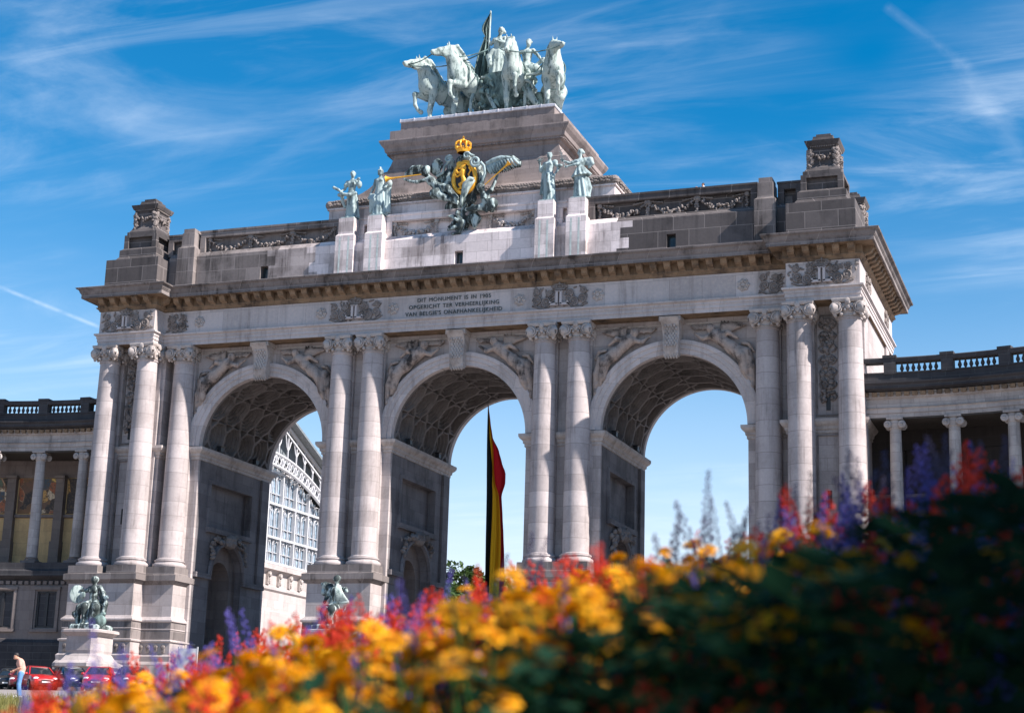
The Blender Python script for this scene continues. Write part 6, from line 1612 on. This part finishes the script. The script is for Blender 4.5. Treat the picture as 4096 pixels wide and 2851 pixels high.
def spike_mesh(rr, L, w, fl, mat, dense):
    mb = MB(); n = int(dense)
    for k in range(n):
        t = k/n; z = L*t; rad = w*(1-.75*t)*rr.uniform(.7,1.15); a = k*2.4+rr.uniform(-.3,.3); c = Vector((rad*math.cos(a), rad*math.sin(a), z))
        R = rotm(rr.uniform(-.4,.4), -.9, a)
        mb.blob(c, (fl*(1-.5*t), fl*.42*(1-.4*t), fl*.45), R, 5, 3)
    return me_of(mb, 'flower_spike', mat)
SPR = [spike_mesh(random.Random(k), .12, .022, .013, M['petal_red'], 17) for k in range(3)]
SPP = [spike_mesh(random.Random(k+9), .13, .012, .009, M['petal_purple'], 20) for k in range(3)]
SPK = [spike_mesh(random.Random(k+19), .12, .016, .016, M['petal_pink'], 32) for k in range(2)]
SPD = [spike_mesh(random.Random(k+29), .26, .021, .010, M['seed_spike'], 52) for k in range(2)]
def plant_proto(rr, n, H, spread, leaves, Ls):
    """stems and leaves of one plant plus the points that carry its flowers"""
    mb = MB(); tips = []
    for k in range(n):
        a = rr.uniform(0, 2*PI); s = spread*math.sqrt(rr.random()); h = H*rr.uniform(.78,1.0) if k else H
        p1 = Vector((s*.4*math.cos(a), s*.4*math.sin(a), h*.5)); p2 = Vector((s*math.cos(a), s*math.sin(a), h))
        mb.tube([(0,0,0), p1, p2], [.005,.004,.0025], 5); tips.append((p2, (p2-p1).normalized()))
        for q in range(leaves//n):
            t = rr.uniform(.15,.92); c = p1*(t*2) if t < .5 else p1.lerp(p2, t*2-1); leaf(mb, c, rr.uniform(0,6.3), Ls*rr.uniform(.6,1.2)*(1.15-t*.5), Ls*.2, rr.uniform(.2,1), rr)
    return me_of(mb, 'foliage', M['stem_green']), tips
KIND = {
 'yellow_daisy': ([plant_proto(random.Random(50+k), 11, .55, .19, 40, .08) for k in range(4)], HEADS, 'yellow daisy plant in full flower, out of focus in the flower bed', 'daisy', 'yellow daisies of the flower bed'),
 'red_salvia': ([plant_proto(random.Random(60+k), 9, .50, .12, 30, .07) for k in range(3)], SPR, 'red salvia plant with upright flower spikes, out of focus in the flower bed', 'salvia', 'red salvias of the flower bed'),
 'violet_salvia': ([plant_proto(random.Random(70+k), 5, .50, .10, 22, .06) for k in range(3)], SPP, 'violet salvia plant with slender spikes, out of focus in the flower bed', 'salvia', 'violet salvias of the flower bed'),
 'pink_salvia': ([plant_proto(random.Random(80+k), 3, .50, .07, 20, .06) for k in range(2)], SPK, 'pink salvia plant with short spikes, out of focus in the flower bed', 'salvia', 'pink salvias of the flower bed'),
 'tall_spike_plant': ([plant_proto(random.Random(90+k), 3, .42, .06, 18, .06) for k in range(2)], SPD, 'tall dusky plant with seed spikes rising against the sky above the yellow flowers', 'plant', 'tall dusky spikes of the flower bed')}
PROT = {}
for kd, (protos, heads, lab, cat_, grp) in KIND.items():
    L = []
    for vi, (me, tips) in enumerate(protos):
        rr = random.Random(vi)
        parts = [(heads[rr.randrange(len(heads))], p, d) for p, d in tips]
        L.append((me, parts))
    PROT[kd] = L
NPL = {k: 0 for k in KIND}
def plant(kd, r, d, top, rr):
    s0 = soil_h(r, d); hgt = top - s0
    sc = (hgt-.02)/.55 if kd == 'yellow_daisy' else (hgt-.11)/.50 if kd != 'tall_spike_plant' else (hgt-.26)/.42
    if sc < .45: return
    me, parts = PROT[kd][rr.randrange(len(PROT[kd]))]
    _, heads, lab, cat_, grp = KIND[kd]
    root = thing(kd, lab, cat_, bed(r, d, s0-.01), grp); NPL[kd] += 1
    root.rotation_euler.z = rr.uniform(0, 6.3)
    f = bpy.data.objects.new('foliage', me); COL.objects.link(f); f.parent = root; f.scale = (1, 1, sc)
    hs = rr.uniform(.55,.8) if kd == 'yellow_daisy' else rr.uniform(.75,1.0)
    for hm, p, dr in parts:
        if kd == 'yellow_daisy' and rr.random() < .12: continue
        h = bpy.data.objects.new('flower_head' if kd == 'yellow_daisy' else 'flower_spike', hm); COL.objects.link(h); h.parent = root; h.location = (p.x, p.y, p.z*sc)
        q = (dr*1.0 + Vector((rr.gauss(0,.35), rr.gauss(0,.35), 0)) + (Vector((0,-.3,0)) if kd == 'yellow_daisy' else Vector((0,0,.6)))).normalized()
        h.rotation_mode = 'QUATERNION'; h.rotation_quaternion = q.to_track_quat('Z', 'Y'); s = hs*rr.uniform(.8,1.15); h.scale = (s, s, s)
        if kd == 'yellow_daisy':
            e = bpy.data.objects.new('flower_eye', EYEM); COL.objects.link(e); e.parent = h
def pick(px, f, rr):
    u = rr.random()
    if px < 560: y, rd, pu = .42, .44, .12
    elif px < 1000: y, rd, pu = (.76, .21, .025) if f < .84 else (.25, .6, .14)
    elif px < 1180: y, rd, pu = (.72, .22, .05) if f < .88 else (.3, .52, .17)
    elif px < 1900: y, rd, pu = (.84, .1, .05) if f > .82 else (.22, .5, .26)
    else: y, rd, pu = .05, .5, .40
    return 'yellow_daisy' if u < y else 'red_salvia' if u < y+rd else 'violet_salvia' if u < y+rd+pu else 'pink_salvia'
rr = random.Random(77); tries = 0
while sum(NPL.values()) < 640 and tries < 9000:
    tries += 1
    px_ = rr.uniform(140, 1950) if rr.random() < .8 else rr.uniform(1800, 2600); d = 2.3+4.2*rr.random()**.8; r = d*(px_-1148)/3722
    f = 1.03-.75*rr.random()**1.15
    if (px_ > 1250 and f < .8 and rr.random() < .45) or (px_ > 1500 and rr.random() < .2) or (px_ < 640 and rr.random() < .45): continue
    kd = pick(px_, f, rr); top = (crest(r, d) - d*(.019 if px_ < 1150 else .0125))*f
    if kd in ('violet_salvia', 'red_salvia'): top += .07*rr.random()**2 + (.03 if kd == 'violet_salvia' else 0)
    if NPL[kd] >= (90 if kd == 'yellow_daisy' else 290): continue
    plant(kd, r, d, top, rr)
for n_, x0_, x1_, f0_, f1_ in ((95, 1110, 1930, .86, 1.04), (75, 600, 1080, .3, .9), (95, 230, 720, .1, .72)):
    for k in range(n_):
        px_ = rr.uniform(x0_, x1_); d = 2.2+3.3*rr.random(); r = d*(px_-1148)/3722
        plant('yellow_daisy', r, d, (crest(r, d)-d*.009)*rr.uniform(f0_, f1_), rr)
for px_, y_, d in ((1560,985,4.2),(1605,1030,4.3),(1500,1110,4.4),(1455,1150,4.3),(1670,1090,4.2),(1570,1100,4.1),(1640,1130,4.4),(1530,1150,4.0),(1660,1060,4.5),(1080,1190,5.0),(1170,1150,4.9),(1900,950,3.8),(2000,930,3.9),(2120,880,3.8),(1840,980,4.0),(2210,880,3.7),(2060,900,4.1),(1950,990,3.6),(1715,1080,4.0),(1780,1010,3.9)):
    plant('tall_spike_plant', d*(px_-1148)/3722, d, d*(1703-y_)/3722, rr)
for px_, y_, d, kd in ((1790,1070,4.0,'red_salvia'),(1880,1060,3.9,'red_salvia'),(1850,1090,4.1,'violet_salvia'),(1750,1120,4.1,'violet_salvia'),(2000,1020,3.8,'violet_salvia'),(2090,980,3.7,'violet_salvia'),(2150,950,3.8,'violet_salvia'),(2250,940,3.7,'red_salvia'),(2180,1000,3.6,'red_salvia'),(1930,1030,3.9,'violet_salvia'),(2040,1060,3.6,'red_salvia'),(2280,980,3.6,'violet_salvia'),(1950,1520,2.0,'yellow_daisy'),(2130,1540,1.9,'yellow_daisy'),(1600,1470,2.1,'red_salvia'),(1680,1500,2.0,'red_salvia'),(1500,1490,2.2,'red_salvia'),(2230,1480,2.0,'red_salvia'),(1140,1265,5.0,'red_salvia'),(1240,1270,5.0,'red_salvia'),(700,1370,5.0,'red_salvia'),(330,1480,4.6,'violet_salvia'),(590,1400,4.8,'violet_salvia'),(370,1470,4.6,'violet_salvia')):
    plant(kd, d*(px_-1148)/3722, d, d*(1703-y_)/3722, rr)
# undergrowth: the mass of leaves between the plants
mb = MB(); r_ = random.Random(5); n = 0
while n < 26000:
    d = 1.5+5.2*r_.random()**.8; px_ = r_.uniform(170, 2750); r = d*(px_-1148)/3722
    c = crest(r, d); s0 = soil_h(r, d); fr = .84 if px_ > 1900 else .8 if px_ > 1350 else .62 if px_ > 900 else .42
    top = c*fr
    if d < 2.6 and px_ < 1250 and r_.random() < .6: continue
    if px_ < 1050 and d < 3.4 and r_.random() < .8: continue
    if top < s0+.1: continue
    z = s0+(top-s0)*r_.random()**.55; p = bed(r, d, z); L = r_.uniform(.035,.085); leaf(mb, p, r_.uniform(0,6.3), L, L*.24, r_.uniform(0,1), r_); n += 1
uo = link('undergrowth', me_of(mb, 'undergrowth', M['bed_leaf']), None); tag(uo, 'dense dark green leaves filling the flower bed between the flowers', 'foliage', None, 'stuff')

# ---- added trees, unseen right of the viewer, shaped to shade the near right bed
def shade_tree(r0, d0, lobes, n, seed):
    gz = -.95; b = bed(r0, d0, gz); t = thing('tree', 'added leafy tree shading the flower bed, unseen outside the picture on the right', 'tree', b, 'added shade trees beside the flower bed'); q = random.Random(seed)
    mb = MB(); top = bed(r0+.1, d0, 6.2); mb.tube([b, bed(r0-.08, d0+.05, 2.6), top], [.24,.18,.12], 10)
    for k in range(8):
        c, rad = lobes[k % len(lobes)]; mb.tube([bed(r0, d0, 3.6+.3*k), bed((r0+c[0])/2, (d0+c[1])/2, (5+c[2])/2), bed(c[0], c[1], c[2])], [.1,.07,.03], 6)
    mb.build('trunk', M['bark'], t); mb = MB()
    for i in range(n):
        c, rad = lobes[q.randrange(len(lobes))]; dd = Vector((q.gauss(0,1), q.gauss(0,1), q.gauss(0,1))).normalized(); rr_ = q.random()**.4
        p = bed(c[0]+dd.x*rad[0]*rr_, c[1]+dd.y*rad[1]*rr_, c[2]+dd.z*rad[2]*rr_); L = q.uniform(.15,.3); leaf(mb, p, q.uniform(0,6.3), L, L*.3, q.uniform(0,1), q)
    link('crown', me_of(mb, 'crown', M['shrub_leaf']), None, t)
SR, SD_ = 5.5, -3.19
for k, ds in enumerate(((-.6, .6), (1.8, 3.0), (4.2, 5.2))):
    L_ = []
    for d in ds: L_ += [((c[0]+SR, c[1]+SD_, c[2]+SR), r) for c, r in (((3.4,d,2.2),(.5,.9,1.05)), ((3.95,d,2.1),(.8,.9,1.3)), ((4.9,d,2.6),(.95,.9,1.75)), ((3.95,d,.9),(1.0,.9,1.2)), ((4.9,d,.7),(1.0,.9,1.3)))]
    shade_tree(4.2+SR, sum(ds)/2+SD_, L_, 12000, 4+k)
print('PLANTS', NPL)
